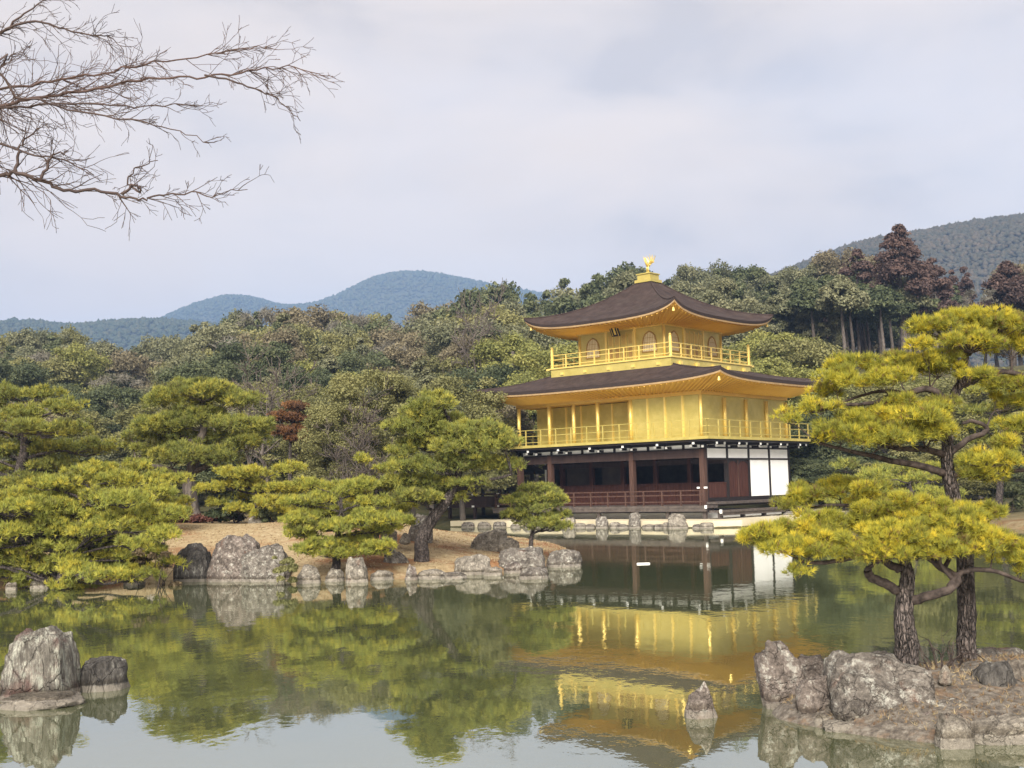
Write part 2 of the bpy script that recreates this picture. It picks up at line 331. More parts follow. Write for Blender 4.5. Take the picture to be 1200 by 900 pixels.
def ground_mat():
    m, N, L, b = new_mat('bank_ground')
    tc = N.new('ShaderNodeTexCoord')
    def nz(scale, det=8, rg=.6):
        t = N.new('ShaderNodeTexNoise'); t.inputs['Scale'].default_value = scale; t.inputs['Detail'].default_value = det; t.inputs['Roughness'].default_value = rg
        L.new(tc.outputs['Object'], t.inputs[0]); return t
    straw = ramp(N, [(.35, (.20, .145, .08)), (.5, (.31, .235, .135)), (.66, (.38, .31, .19))]); L.new(nz(5, 10, .7).outputs[0], straw.inputs[0])
    ndl = ramp(N, [(.35, (.15, .07, .035)), (.65, (.29, .155, .075))]); L.new(nz(9, 8, .7).outputs[0], ndl.inputs[0])
    a = ramp(N, [(.48, (0, 0, 0)), (.60, (1, 1, 1))]); L.new(nz(.42, 5, .6).outputs[0], a.inputs[0])
    m1 = N.new('ShaderNodeMixRGB'); L.new(a.outputs[0], m1.inputs[0]); L.new(straw.outputs[0], m1.inputs[1]); L.new(ndl.outputs[0], m1.inputs[2])
    # forest floor farther from the pond: leaf litter and moss
    sp = N.new('ShaderNodeSeparateXYZ'); L.new(tc.outputs['Object'], sp.inputs[0])
    mr = N.new('ShaderNodeMapRange'); mr.inputs[1].default_value = 42; mr.inputs[2].default_value = 56; L.new(sp.outputs[1], mr.inputs[0])
    lit = ramp(N, [(.35, (.045, .05, .022)), (.65, (.10, .085, .045))]); L.new(nz(1.3, 8, .7).outputs[0], lit.inputs[0])
    m2 = N.new('ShaderNodeMixRGB'); L.new(mr.outputs[0], m2.inputs[0]); L.new(m1.outputs[0], m2.inputs[1]); L.new(lit.outputs[0], m2.inputs[2])
    L.new(m2.outputs[0], b.inputs['Base Color']); b.inputs['Roughness'].default_value = .95; b.inputs['Specular IOR Level'].default_value = .1
    bp = N.new('ShaderNodeBump'); bp.inputs['Strength'].default_value = .8; bp.inputs['Distance'].default_value = .05
    L.new(nz(11, 10, .75).outputs[0], bp.inputs['Height']); L.new(bp.outputs[0], b.inputs['Normal'])
    return m
GROUND = ground_mat()
me = np_mesh('ground', V, Fq)
tag(link('ground', me, GROUND, smooth=True), kind='structure')

def water_mat():
    m, N, L, b = new_mat('pond_water')
    N.remove(b)
    tc = N.new('ShaderNodeTexCoord'); mp = N.new('ShaderNodeMapping'); mp.inputs['Scale'].default_value = (1.0, .55, 1); L.new(tc.outputs['Object'], mp.inputs[0])
    t = N.new('ShaderNodeTexNoise'); t.inputs['Scale'].default_value = 3.2; t.inputs['Detail'].default_value = 4; t.inputs['Roughness'].default_value = .55; L.new(mp.outputs[0], t.inputs[0])
    t2 = N.new('ShaderNodeTexNoise'); t2.inputs['Scale'].default_value = .35; t2.inputs['Detail'].default_value = 2; L.new(mp.outputs[0], t2.inputs[0])
    r = ramp(N, [(.40, (.25, .25, .25)), (.62, (1, 1, 1))]); L.new(t2.outputs[0], r.inputs[0])
    mu = N.new('ShaderNodeMath'); mu.operation = 'MULTIPLY'; L.new(t.outputs[0], mu.inputs[0]); L.new(r.outputs[0], mu.inputs[1])
    bp = N.new('ShaderNodeBump'); bp.inputs['Strength'].default_value = .10; bp.inputs['Distance'].default_value = .035; L.new(mu.outputs[0], bp.inputs['Height'])
    gl = N.new('ShaderNodeBsdfGlossy'); gl.inputs['Color'].default_value = (.89, .905, .875, 1); gl.inputs['Roughness'].default_value = .018; L.new(bp.outputs[0], gl.inputs['Normal'])
    df = N.new('ShaderNodeBsdfDiffuse'); df.inputs['Color'].default_value = (.085, .098, .045, 1)
    fr = N.new('ShaderNodeFresnel'); fr.inputs['IOR'].default_value = 1.33; L.new(bp.outputs[0], fr.inputs['Normal'])
    mr = N.new('ShaderNodeMapRange'); mr.inputs[1].default_value = .0; mr.inputs[2].default_value = .75; mr.inputs[3].default_value = .48; mr.inputs[4].default_value = .85
    L.new(fr.outputs[0], mr.inputs[0])
    mix = N.new('ShaderNodeMixShader'); L.new(mr.outputs[0], mix.inputs[0]); L.new(df.outputs[0], mix.inputs[1]); L.new(gl.outputs[0], mix.inputs[2])
    L.new(mix.outputs[0], N['Material Output'].inputs[0])
    return m
mb = MB(); mb.add([(-60, -2, 0), (60, -2, 0), (60, 75, 0), (-60, 75, 0)], [(0, 1, 2, 3)])
tag(mb.build('pond_water', water_mat()), kind='structure')

# ------------------------------------------------------------------ far hills with their woods
def fbm(x, y, seed=0, oct=4):
    z = np.zeros_like(x); a = 1
    r = np.random.default_rng(seed)
    for o in range(oct):
        for k in range(3):
            th = r.uniform(0, 6.28); ph = r.uniform(0, 6.28); fq = 2 ** o * r.uniform(.8, 1.25)
            z += a * np.sin(fq * (x * math.cos(th) + y * math.sin(th)) + ph) / 3
        a *= .5
    return z

def make_hill(name, ridge, D, depth, mat, wood_mat, ntree, th, seed, label_kind):
    """ridge: list of (px, py) skyline points at distance D; a real long hill with a wood on it"""
    rp = np.array([tuple(at(px, py, D)) for px, py in ridge]); o = np.argsort(rp[:, 0]); rp = rp[o]
    nx, ny = 160, 40
    xs = np.linspace(rp[0, 0], rp[-1, 0], nx); ys = np.linspace(-1, 1, ny)
    rz = np.interp(xs, rp[:, 0], rp[:, 2])
    k = np.exp(-np.linspace(-1, 1, 9) ** 2 * 3); k /= k.sum(); rz = np.convolve(np.pad(rz, 4, 'edge'), k, 'valid')
    XX, TT = np.meshgrid(xs, ys)
    prof = np.cos(TT * math.pi / 2) ** 1.1
    def hz(x, t):
        base = np.interp(x, xs, rz) * np.clip(np.cos(t * math.pi / 2), 0, 1) ** 1.1
        return base + fbm(x / (D * .06), t * 6, seed) * .035 * np.interp(x, xs, rz) * np.abs(t) ** .5 - th * .8
    ZZ = hz(XX, TT); YY = D + TT * depth
    V = np.stack([XX.ravel(), YY.ravel(), ZZ.ravel()], 1)
    i, j = np.meshgrid(np.arange(ny - 1), np.arange(nx - 1), indexing='ij')
    Fq = np.stack([i * nx + j, i * nx + j + 1, (i + 1) * nx + j + 1, (i + 1) * nx + j], -1).reshape(-1, 4)
    tag(link(name, np_mesh(name, V, Fq), mat, smooth=True), kind='structure')
    r = np.random.default_rng(seed)
    tx = r.uniform(xs[0], xs[-1], ntree); tt = np.concatenate([r.uniform(-.75, .1, ntree * 3 // 4), r.normal(0, .03, ntree - ntree * 3 // 4)])
    tz = hz(tx, tt); ty = D + tt * depth
    # each crown: a lumpy low ball of 14 verts
    ico = bmesh.new(); bmesh.ops.create_icosphere(ico, subdivisions=1, radius=1); iv = np.array([v.co[:] for v in ico.verts]); ifc = np.array([[v.index for v in f.verts] for f in ico.faces]); ico.free()
    n = ntree; h = th * r.uniform(.5, 1.1, n); wd = th * r.uniform(.42, .75, n)
    vv = iv[None] * (1 + .28 * r.normal(size=(n, len(iv), 1)))
    vv = vv * np.stack([wd, wd, h * .62], 1)[:, None, :] + np.stack([tx, ty, tz + h * .45], 1)[:, None, :]
    ff = (ifc[None] + (np.arange(n) * len(iv))[:, None, None]).reshape(-1, 3)
    tint = np.repeat(r.uniform(.25, .75, n), len(iv))
    tag(link('distant_wood', np_mesh('distant_wood', vv.reshape(-1, 3), ff, tint), wood_mat), kind='stuff')

HILLGROUND = surf('hill_floor', [(.3, (.03, .036, .02)), (.7, (.05, .055, .03))], .02, .95)
WOOD_FAR = leafmat('far_wood', [(.0, (.022, .034, .018)), (.5, (.04, .052, .026)), (1., (.075, .07, .035))], .0, .004, .3)
WOOD_R = leafmat('right_wood', [(.0, (.03, .035, .022)), (.5, (.055, .05, .032)), (1., (.10, .072, .045))], .0, .01, .3)
make_hill('blue_mountain', [(120, 400), (190, 378), (225, 360), (250, 351), (275, 345), (300, 348), (330, 358), (365, 357), (395, 349), (415, 338), (440, 326), (470, 320), (500, 321), (540, 329), (570, 336), (610, 344), (680, 352), (800, 372), (950, 385)], 2400, 560, HILLGROUND, WOOD_FAR, 26000, 6, 3, '')
make_hill('left_hills', [(-250, 396), (-150, 386), (-60, 384), (0, 381), (35, 376), (60, 378), (90, 381), (130, 377), (175, 374), (220, 377), (270, 383), (350, 396)], 1350, 330, HILLGROUND, WOOD_FAR, 12000, 5, 4, '')
make_hill('right_hill', [(850, 345), (900, 325), (950, 305), (985, 293), (1020, 284), (1060, 277), (1100, 270), (1130, 264), (1160, 260), (1200, 257), (1260, 255), (1330, 262), (1450, 285), (1600, 320)], 820, 260, HILLGROUND, WOOD_R, 30000, 3.3, 5, '')

# ------------------------------------------------------------------ golden pavilion
PAV = empty('golden_pavilion', U0, 'three-storey golden pavilion with curved dark bark roofs on the pond edge', 'pavilion', rz=AL, size=2)
def bx(mb, u0, u1, v0, v1, z0, z1): mb.box((v0, u0, z0), (v1, u1, z1))
def pv(u, v, z): return (v, u, z)
W_, D_ = 11.9, 8.5
BAY = 2.125

m = MB(); bx(m, -.3, 12.2, -.3, 8.8, .1, .62); m.build('plaster_base', PLASTER, PAV)
# veranda deck with supports
deck = MB(); bx(deck, -.95, 12.9, -1.3, -.31, .86, .98); bx(deck, -.95, -.31, -.3, 9.2, 1.02, 1.14); bx(deck, -.31, 12.2, -.31, 8.6, .9, .985)
for u in np.arange(-.8, 12.9, 1.06): bx(deck, u, u + .14, -1.22, -.4, .7, .86)
for u in np.arange(-.8, 12.9, 2.12): bx(deck, u, u + .16, -1.2, -1.02, -.05 + .3, .7)
bx(deck, -.9, 12.85, -1.31, -1.2, .70, .855)
deck = deck.build('veranda_deck', DECKWOOD, PAV)
m = MB(); bx(m, -1.75, -1.0, -1.2, 9.2, .64, .74); bx(m, -1.7, -1.58, -1.2, 9.2, .50, .635)
for v in np.arange(-1.1, 9.2, 2.06): bx(m, -1.6, -1.4, v, v + .16, .2, .64)
bx(m, -1.72, -1.0, -1.19, 9.19, .30, .36)
m.build('step_bench', DECKWOOD, PAV)
for q in ((-1.72, -1.62, -1.28, -1.202, .60, .78), (-.95, -.85, -1.36, -1.302, .84, 1.0), (-.98, -.84, -1.34, -1.24, 1.80, 1.88), (-.55, -.45, -1.34, -1.24, 1.80, 1.88)):
    m = MB(); bx(m, *q); m.build('white_end_cap', WHITEPAINT, PAV)

def railing(name, path, z0, zt, mids, mat, pw=.07, rw=.05, step=1.06, ends=None, low=None):
    """path: list of (u,v) corners; posts, top rail, mid rails"""
    m = MB()
    for (ua, va), (ub, vb) in zip(path[:-1], path[1:]):
        Lg = math.hypot(ub - ua, vb - va); n = max(1, round(Lg / step))
        for i in range(n + 1):
            t = i / n; u, v = ua + (ub - ua) * t, va + (vb - va) * t
            full = i in (0, n)
            bx(m, u - pw / 2, u + pw / 2, v - pw / 2, v + pw / 2, z0, zt - rw - .002 if not full else zt - .004)
        for k, z in enumerate([zt] + list(mids)):
            if abs(ub - ua) > abs(vb - va):
                bx(m, min(ua, ub) - .12, max(ua, ub) + .12, va - rw / 2 - .003 * k, va + rw / 2 + .003 * k, z - rw, z)
            else:
                bx(m, ua - rw / 2 - .004 - .003 * k, ua + rw / 2 + .004 + .003 * k, min(va, vb) - .12, max(va, vb) + .12, z - rw + .001, z + .001)
    if ends:
        for (u, v), h in ends: m.tube([pv(u, v, z0), pv(u, v, h - .18), pv(u, v, h - .14), pv(u, v, h - .08), pv(u, v, h)], [.085, .085, .06, .09, .015], 8)
    return m.build(name, mat, PAV)
railing('veranda_railing', [(-.55, -1.22), (12.7, -1.22)], .98, 1.74, [1.52, 1.2], POSTWOOD, .075, .055, 1.06)

# ground floor posts
for u in (0, 4.25, 9.7, 11.9):
    m = MB(); bx(m, u - .13, u + .13, -.13, .13, .98, 3.79); m.build('front_post', POSTWOOD, PAV)
for u in (2.125, 4.25, 6.375, 8.5, 10.6):
    m = MB(); bx(m, u - .11, u + .11, 2.0, 2.22, .98, 3.42); m.build('inner_post', REDWOOD, PAV)
# timber beams of the ground floor
m = MB()
bx(m, -.16, 12.05, -.10, .10, 3.31, 3.72); bx(m, -.10, 12.0, 2.03, 2.2, 3.04, 3.30)
m.build('lintel_beam', DARKWOOD, PAV)
m = MB()
bx(m, -.14, 12.05, -.12, .12, 3.97, 4.08); bx(m, -.14, 12.04, -.14, .14, 3.725, 3.775)
for u in list(np.arange(0, 12, 1.0625)) + [12.0]: bx(m, u - .06, u + .06, -.11, .11, 3.775, 3.97)
for z0, z1 in ((3.775, 3.845), (3.22, 3.30), (4.0, 4.08)): bx(m, -.115, .10, .145, 8.62, z0, z1)
for i in range(5): bx(m, -.135, .085, BAY * i + (0.15 if i == 0 else -.055), BAY * i + (.2 if i == 0 else .055) , 1.0, 4.075)
bx(m, -.12, .09, .15, 8.6, 1.142, 1.33)
m.build('black_frame', BLACKTIM, PAV)
# white plaster panels
m = MB()
for i in range(11):
    a = i * 1.0625; bx(m, a + .07, a + .99, -.06, .06, 3.78, 3.965)
m.build('plaster_strip', PLASTER, PAV)
for i in range(4):
    a = i * BAY; m = MB(); bx(m, -.07, .05, a + (.21 if i == 0 else .06), a + 2.06, 3.302, 3.772); m.build('plaster_panel', PLASTER, PAV)
    m = MB(); bx(m, -.07, .05, a + (.21 if i == 0 else .06), a + 2.06, 3.848, 3.998); m.build('plaster_strip', PLASTER, PAV)
for i in (2, 3):
    a = i * BAY; m = MB(); bx(m, -.075, .055, a + .06, a + 2.06, 1.335, 3.218); m.build('plaster_wall', PLASTER, PAV)
# plank doors in the second east bay
for k in range(2):
    d = MB(); a = BAY + .06 + k * 1.0
    for j in range(4): bx(d, -.06, .03, a + j * .25 + .008, a + j * .25 + .242, 1.335, 3.2)
    d = d.build('plank_door', REDWOOD, PAV)
    t = MB(); n = 10
    arc = [(a + .5 + .42 * math.cos(math.pi * q / n), 2.95 + .2 * math.sin(math.pi * q / n)) for q in range(n + 1)]
    for (v0, z0), (v1, z1) in zip(arc[:-1], arc[1:]):
        t.add([(v0, -.085, z0), (v1, -.085, z1), (v1, -.085, 3.19), (v0, -.085, 3.19), (v0, -.061, z0), (v1, -.061, z1), (v1, -.061, 3.19), (v0, -.061, 3.19)],
              [(0, 1, 2, 3), (7, 6, 5, 4), (0, 4, 5, 1), (3, 2, 6, 7), (1, 5, 6, 2), (0, 3, 7, 4)])
    t.build('door_arch', BLACKTIM, d)
m = MB(); bx(m, -.09, -.062, BAY + 1.035, BAY + 1.085, 1.34, 3.2); m.build('door_stile', POSTWOOD, PAV)
# plank dado under the openings
m = MB()
for u0 in np.arange(.13, 11.6, .265): bx(m, u0, u0 + .255, 2.05, 2.12, .99, 2.04)
bx(m, .1, 11.7, 2.03, 2.14, 2.042, 2.10)
m.build('plank_dado', REDWOOD, PAV)
m = MB()
for v0 in np.arange(.22, 2.0, .23): bx(m, -.04, .03, v0, v0 + .22, 1.335, 2.02)
bx(m, -.06, .05, .2, 2.06, 2.022, 2.075); m.build('plank_dado', REDWOOD, PAV)
# inside: floor, back wall, ceiling, closed panels
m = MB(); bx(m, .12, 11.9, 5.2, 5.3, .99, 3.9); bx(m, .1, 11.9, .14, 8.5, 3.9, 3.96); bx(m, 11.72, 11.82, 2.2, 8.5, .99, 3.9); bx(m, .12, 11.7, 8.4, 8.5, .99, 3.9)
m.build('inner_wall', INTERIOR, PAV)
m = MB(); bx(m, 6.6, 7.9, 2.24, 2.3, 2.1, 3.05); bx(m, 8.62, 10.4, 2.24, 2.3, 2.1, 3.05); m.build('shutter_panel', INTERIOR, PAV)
m = MB()
for i in range(4): bx(m, 11.83, 11.95, i * BAY + (2.2 if i == 0 else .06), i * BAY + (2.21 if i == 0 else 2.06), 1.0, 3.7)
bx(m, 11.84, 11.97, 2.25, 8.5, 1.0, 3.3); m.build('west_wall', PLASTER, PAV)
m = MB(); bx(m, .1, 11.7, 8.51, 8.6, 1.0, 3.96); m.build('north_wall', PLASTER, PAV)

# second floor balcony slab, brackets with white tips
m = MB(); bx(m, -.97, 12.87, -.97, 9.47, 4.19, 4.33); m.build('balcony_floor', GOLD, PAV)
m = MB(); bx(m, -.9, 12.8, -.9, 9.4, 4.09, 4.187); m.build('balcony_underside', BLACKTIM, PAV)
m = MB(); wt = MB()
def bracket(u, v, du, dv, lng, z):
    a, b = .06, .065
    if dv:
        bx(m, u - a, u + a, v, v - lng, z - .07, z + .05); bx(wt, u - a - .004, u + a + .004, v - lng, v - lng - .03, z - .06, z + .055)
    else:
        bx(m, u, u - lng, v - a, v + a, z - .07, z + .05); bx(wt, u - lng, u - lng - .03, v - a - .004, v + a + .004, z - .06, z + .055)
for u in np.arange(.0, 12.0, 2.125):
    bracket(u, .0, 0, 1, .80, 4.02); bracket(u + .32, 0, 0, 1, .52, 3.9); bracket(u - .3, 0, 0, 1, .45, 3.86)
for v in np.arange(.0, 8.6, 2.125):
    bracket(0, v, 1, 0, .82, 4.02); bracket(0, v + .45, 1, 0, .5, 3.9)
    bracket(0, v + 1.06, 1, 0, .62, 4.02)
m.build('bracket_arm', BLACKTIM, PAV); wt.build('bracket_tip', WHITEPAINT, PAV)

# second floor walls
def wall_run(name, a, b, z0, z1, th, mat, battens, axis, plane, outward):
    """one wall with proud battens; axis 'u' or 'v' is its run, plane the other coordinate of its outer face"""
    w_ = MB()
    lo, hi = sorted((plane, plane - outward * th))
    bx(w_, *((a, b, lo, hi) if axis == 'u' else (lo, hi, a, b)), z0, z1)
    w_ = w_.build(name, mat, PAV)
    for t in battens:
        q = MB(); lo, hi = sorted((plane - outward * .01, plane + outward * .05))
        bx(q, *((t - .05, t + .05, lo, hi) if axis == 'u' else (lo, hi, t - .05, t + .05)), z0 + .002, z1 - .002)
        q.build('batten', GOLD_RAIL, w_)
Z2, T2 = 4.332, 6.45
wall_run('gold_wall', .1, 4.25, Z2, T2, .1, GOLD, [1.06, 2.125, 3.19], 'u', 0, -1)
wall_run('gold_wall', 4.252, 11.69, Z2, T2, .1, GOLD, [5.3, 6.375, 7.44, 8.5, 9.56, 10.6], 'u', 1.3, -1)
wall_run('gold_wall', 0.0, 8.5, Z2, T2, .1, GOLD, [], 'v', 0, -1)
wall_run('gold_wall', .002, 1.29, Z2, T2, .1, GOLD, [], 'v', 4.25, 1)
wall_run('gold_wall', 1.402, 8.5, Z2, T2, .1, GOLD, [4.25, 6.375], 'v', 11.69, 1)
wall_run('gold_wall', .1, 11.6, Z2, T2, .1, GOLD, [2.1, 4.2, 6.3, 8.4], 'u', 8.5, 1)
for u in (0, 4.25, 6.375, 8.0, 9.7, 11.9):
    m = MB(); m.tube([pv(u, -.02, Z2), pv(u, -.02, T2)], .105 if u else .09, 10); m.build('gold_post', GOLD_RAIL, PAV, True)
for v in (2.125, 4.25, 6.375, 8.5):
    m = MB(); m.tube([pv(-.06, v, Z2), pv(-.06, v, T2 - .1)], .105, 10); m.build('gold_post', GOLD_RAIL, PAV, True)
for v in (4.25, 8.5):
    m = MB(); m.tube([pv(11.9, v, Z2), pv(11.9, v, T2)], .1, 10); m.build('gold_post', GOLD_RAIL, PAV, True)
m = MB()
bx(m, -.12, 12.02, -.12, .09, T2, T2 + .2); bx(m, -.13, .08, .092, 8.6, T2 + .002, T2 + .19); bx(m, 11.8, 12.0, .092, 8.6, T2 + .002, T2 + .19); bx(m, -.1, 12.0, 8.42, 8.6, T2 + .21, T2 + .36)
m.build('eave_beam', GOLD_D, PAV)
railing('balcony_railing', [(-.88, 9.38), (-.88, -.88), (12.78, -.88), (12.78, 9.38)], 4.33, 5.17, [4.84, 4.5], GOLD, .055, .032, 1.03)

# curved hip roofs
def roof(name, cu, cv, hu, hv, iu, iv, z_e, z_i, lift, th, soff_u, soff_v, soff_z, curve, apex_curve=.0):
    ns, ntt = 40, 16
    def edge(s): return lift * (.6 * abs(s) ** 3.0 + .4 * abs(s) ** 9)
    faces = []
    V = []; Fq = []
    corners = [(-1, -1), (1, -1), (1, 1), (-1, 1)]
    def surf_pt(k, s, t):
        a, b = corners[k], corners[(k + 1) % 4]
        sx = (a[0] * (1 - s) + b[0] * (1 + s)) / 2; sy = (a[1] * (1 - s) + b[1] * (1 + s)) / 2
        U = hu * (1 - t) + iu * t; W = hv * (1 - t) + iv * t
        bow = .10 * (1 - abs(s) ** 2) * (1 - t) * (-1 if False else 1)
        z = z_e + (z_i - z_e) * ((1 - curve) * t + curve * t ** 2.2) + edge(s) * (1 - t) ** 2.2
        return cu + sx * U, cv + sy * W, z
    top = MB(); rim = MB(); trim = MB(); so = MB(); raf = MB()
    for k in range(4):
        g = [[surf_pt(k, -1 + 2 * i / ns, j / ntt) for i in range(ns + 1)] for j in range(ntt + 1)]
        vs = [pv(*q) for row in g for q in row]
        top.add(vs, [(j * (ns + 1) + i, j * (ns + 1) + i + 1, (j + 1) * (ns + 1) + i + 1, (j + 1) * (ns + 1) + i) for j in range(ntt) for i in range(ns)])
        e0 = g[0]
        def inset(q, d, dz):
            u, v, z = q; return (u - np.sign(u - cu) * min(d, abs(u - cu)) * (abs(u - cu) / hu) ** 6 , v - np.sign(v - cv) * min(d, abs(v - cv)) * (abs(v - cv) / hv) ** 6, z - dz)
        r0 = [pv(*q) for q in e0]; r1 = [pv(*inset(q, .05, th)) for q in e0]
        n = len(r0); rim.add(r0 + r1, [(i, i + n, i + n + 1, i + 1) for i in range(n - 1)])
        r2 = [pv(*inset(q, .06, th + .003)) for q in e0]; r3 = [pv(*inset(q, .08, th + .085)) for q in e0]; r4 = [pv(*inset(q, .22, th + .09)) for q in e0]
        trim.add(r2 + r3, [(i, i + n, i + n + 1, i + 1) for i in range(n - 1)])
        trim.add(r1 + r2, [(i, i + n, i + n + 1, i + 1) for i in range(n - 1)])
        # soffit from the eave in to the wall beam
        inn = []
        for q in e0:
            fu, fv = (q[0] - cu) / hu, (q[1] - cv) / hv
            inn.append((cu + fu * soff_u, cv + fv * soff_v, soff_z))
        r5 = [pv(*q) for q in inn]
        so.add(r3 + r5, [(i, i + n, i + n + 1, i + 1) for i in range(n - 1)])
        # rafters under the soffit
        nraf = int(2 * (hu if k % 2 == 0 else hv) / .34)
        for j in range(nraf + 1):
            s = -1 + 2 * (j + .5) / (nraf + 1)
            q = surf_pt(k, s, 0); o_ = inset(q, .16, th + .12); fu, fv = (q[0] - cu) / hu, (q[1] - cv) / hv
            i_ = (cu + fu * soff_u * 1.01, cv + fv * soff_v * 1.01, soff_z - .03)
            raf.tube([pv(*o_), pv(*i_)], .042, 4)
    b = 0
    r_ = top.build(name, SHINGLE, PAV, True)
    rim.build('eave_edge', BARKEDGE, r_); trim.build('eave_trim', TRIM, r_)
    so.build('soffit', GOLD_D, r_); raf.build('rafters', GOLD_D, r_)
    # ridge rolls along the four hips
    for a in corners:
        h = MB(); pts = []
        for j in range(ntt + 1):
            t = j / ntt; U = hu * (1 - t) + iu * t; W = hv * (1 - t) + iv * t
            pts.append(pv(cu + a[0] * U * .998, cv + a[1] * W * .998, z_e + (z_i - z_e) * ((1 - curve) * t + curve * t ** 2.2) + lift * (1 - t) ** 2.2 + .0))
        h.tube(pts, [.05] * len(pts), 6); h.build('hip_ridge', SHINGLE, r_, True)
    return r_
CU, CV = 5.86, 4.35
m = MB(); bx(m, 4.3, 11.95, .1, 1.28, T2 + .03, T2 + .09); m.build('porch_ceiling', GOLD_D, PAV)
roof('lower_roof', CU, CV, 8.05, 5.95, 3.55, 3.55, 7.22, 8.30, .34, .17, 6.05, 4.42, 6.66, .25)
roof('upper_roof', CU, CV, 4.99, 4.99, .42, .42, 10.76, 13.32, .62, .14, 2.95, 2.95, 10.46, .42)
for hu_, hv_, z_ in ((4.99, 4.99, 11.1), (8.05, 5.95, 7.3)):
    for a in (-1, 1):
        for b in (-1, 1):
            q = MB(); uu, vv_ = CU + a * (hu_ - .3), CV + b * (hv_ - .3)
            q.tube([pv(uu, vv_, z_), pv(uu, vv_, z_ - .2), pv(uu, vv_, z_ - .201), pv(uu, vv_, z_ - .32), pv(uu, vv_, z_ - .38)], [.012, .012, .05, .07, .085], 8); q.build('wind_bell', GOLD_RAIL, PAV)

# third floor
A3, B3 = 2.805, 3.96
m = MB(); bx(m, CU - B3, CU + B3, CV - B3, CV + B3, 8.0, 8.5); m.build('upper_balcony', GOLD, PAV)
m = MB(); bx(m, CU - B3 - .06, CU + B3 + .06, CV - B3 - .06, CV + B3 + .06, 8.502, 8.58)
for i in range(5):
    t = -B3 + 2 * B3 * (i + .5) / 5
    bx(m, CU - B3 - .12, CU - B3 - .002, CV + t - .1, CV + t + .1, 8.16, 8.34)
    bx(m, CU + t - .1, CU + t + .1, CV - B3 - .05, CV - B3 - .002, 8.16, 8.3)
bx(m, CU + B3 + .062, CU + B3 + .3, CV - B3 - .06, CV - B3 + .1, 8.46, 8.56); bx(m, CU - B3 - .06, CU - B3 + .1, CV + B3 + .062, CV + B3 + .3, 8.46, 8.56)
m.build('balcony_edge', GOLD_RAIL, PAV)
b3 = B3 - .06
railing('upper_railing', [(CU - b3, CV + b3), (CU - b3, CV - b3), (CU + b3, CV - b3), (CU + b3, CV + b3), (CU - b3, CV + b3)], 8.58, 9.30, [9.06, 8.74], GOLD_RAIL, .06, .036, 1.0,
        ends=[((CU + a * (b3 + .0), CV + b * (b3 + .0)), 9.76) for a in (-1, 1) for b in (-1, 1)])
Z3, T3 = 8.582, 10.42
WINDOW = surf('window_paper_lattice', [(.3, (.58, .52, .36)), (.7, (.68, .62, .45))], 3, .7)
LATT = surf('gold_lattice_wood', [(.3, (.27, .17, .05)), (.7, (.34, .22, .07))], 5, .5)
for side in range(4):
    # local run r in [-A3, A3], outward normal
    def q3(r, d, z, side=side):
        return {0: (CU + r, CV - A3 - d, z), 1: (CU - A3 - d, CV + r, z), 2: (CU + r, CV + A3 + d, z), 3: (CU + A3 + d, CV + r, z)}[side]
    def sb(mb, r0, r1, d0, d1, z0, z1):
        a, b = q3(r0, d0, z0), q3(r1, d1, z1)
        mb.box(pv(*a), pv(*b))
    w_ = MB(); e_ = A3 if side in (0, 2) else A3 - .1
    sb(w_, -e_, e_, -.1, 0, Z3, T3 + .1); w_ = w_.build('upper_wall', GOLD, PAV)
    for r in (-.95, .95):
        m = MB(); sb(m, r - .07, r + .07, .0, .06, Z3, T3); m.build('batten', GOLD_RAIL, w_)
    m = MB(); sb(m, -A3 - .05, A3 + .05, .061, .10, T3 - .06, T3 + .06); sb(m, -A3, A3, .002, .05, Z3, Z3 + .1); m.build('wall_rail', GOLD_RAIL, w_)
    # centre doors: four narrow leaves with lattice heads
    for k in range(4):
        d = MB(); r0 = -.86 + k * .435; sb(d, r0 + .01, r0 + .415, .002, .035, Z3 + .1, 10.24)
        d = d.build('panel_door', GOLD, w_)
        m = MB(); sb(m, r0 + .09, r0 + .335, .036, .044, 9.6, 10.12); sb(m, r0 + .09, r0 + .335, .036, .043, 8.85, 9.42); m.build('door_lattice', LATT, d)
        m = MB()
        for j in range(5): sb(m, r0 + .085 + j * .056, r0 + .105 + j * .056, .045, .056, 9.6, 10.12)
        sb(m, r0, r0 + .045, .036, .06, Z3 + .1, 10.24)
        m.build('door_bars', GOLD_RAIL, d)
    # bell-shaped windows
    for r in (-1.88, 1.88):
        n = 14; prof = [(.47, 9.05), (.44, 9.35), (.42, 9.6), (.37, 9.82), (.27, 9.98), (.13, 10.07), (0, 10.13)]
        pts = [(x, z) for x, z in prof] + [(-x, z) for x, z in reversed(prof[:-1])]
        m = MB(); vs = [pv(*q3(r + x, .012, z)) for x, z in pts]; m.add(vs, [tuple(range(len(vs)))]); f_ = m.build('bell_window', WINDOW, w_)
        m = MB(); m.tube([pv(*q3(r + x, .02, z)) for x, z in pts] + [pv(*q3(r + prof[0][0], .02, prof[0][1]))], .04, 6); m.build('window_frame', LATT, f_)
        m = MB()
        for x in np.linspace(-.32, .32, 7): sb(m, r + x - .008, r + x + .008, .013, .026, 9.07, 10.1 - abs(x) * .7)
        for z in (9.3, 9.55, 9.8): sb(m, r - .4, r + .4, .0135, .022, z - .008, z + .008)
        m.build('window_bars', LATT, f_)
for a in (-1, 1):
    for b in (-1, 1):
        m = MB(); m.tube([pv(CU + a * A3, CV + b * A3, Z3), pv(CU + a * A3, CV + b * A3, T3 + .04)], .085, 10); m.build('gold_post', GOLD_RAIL, PAV, True)
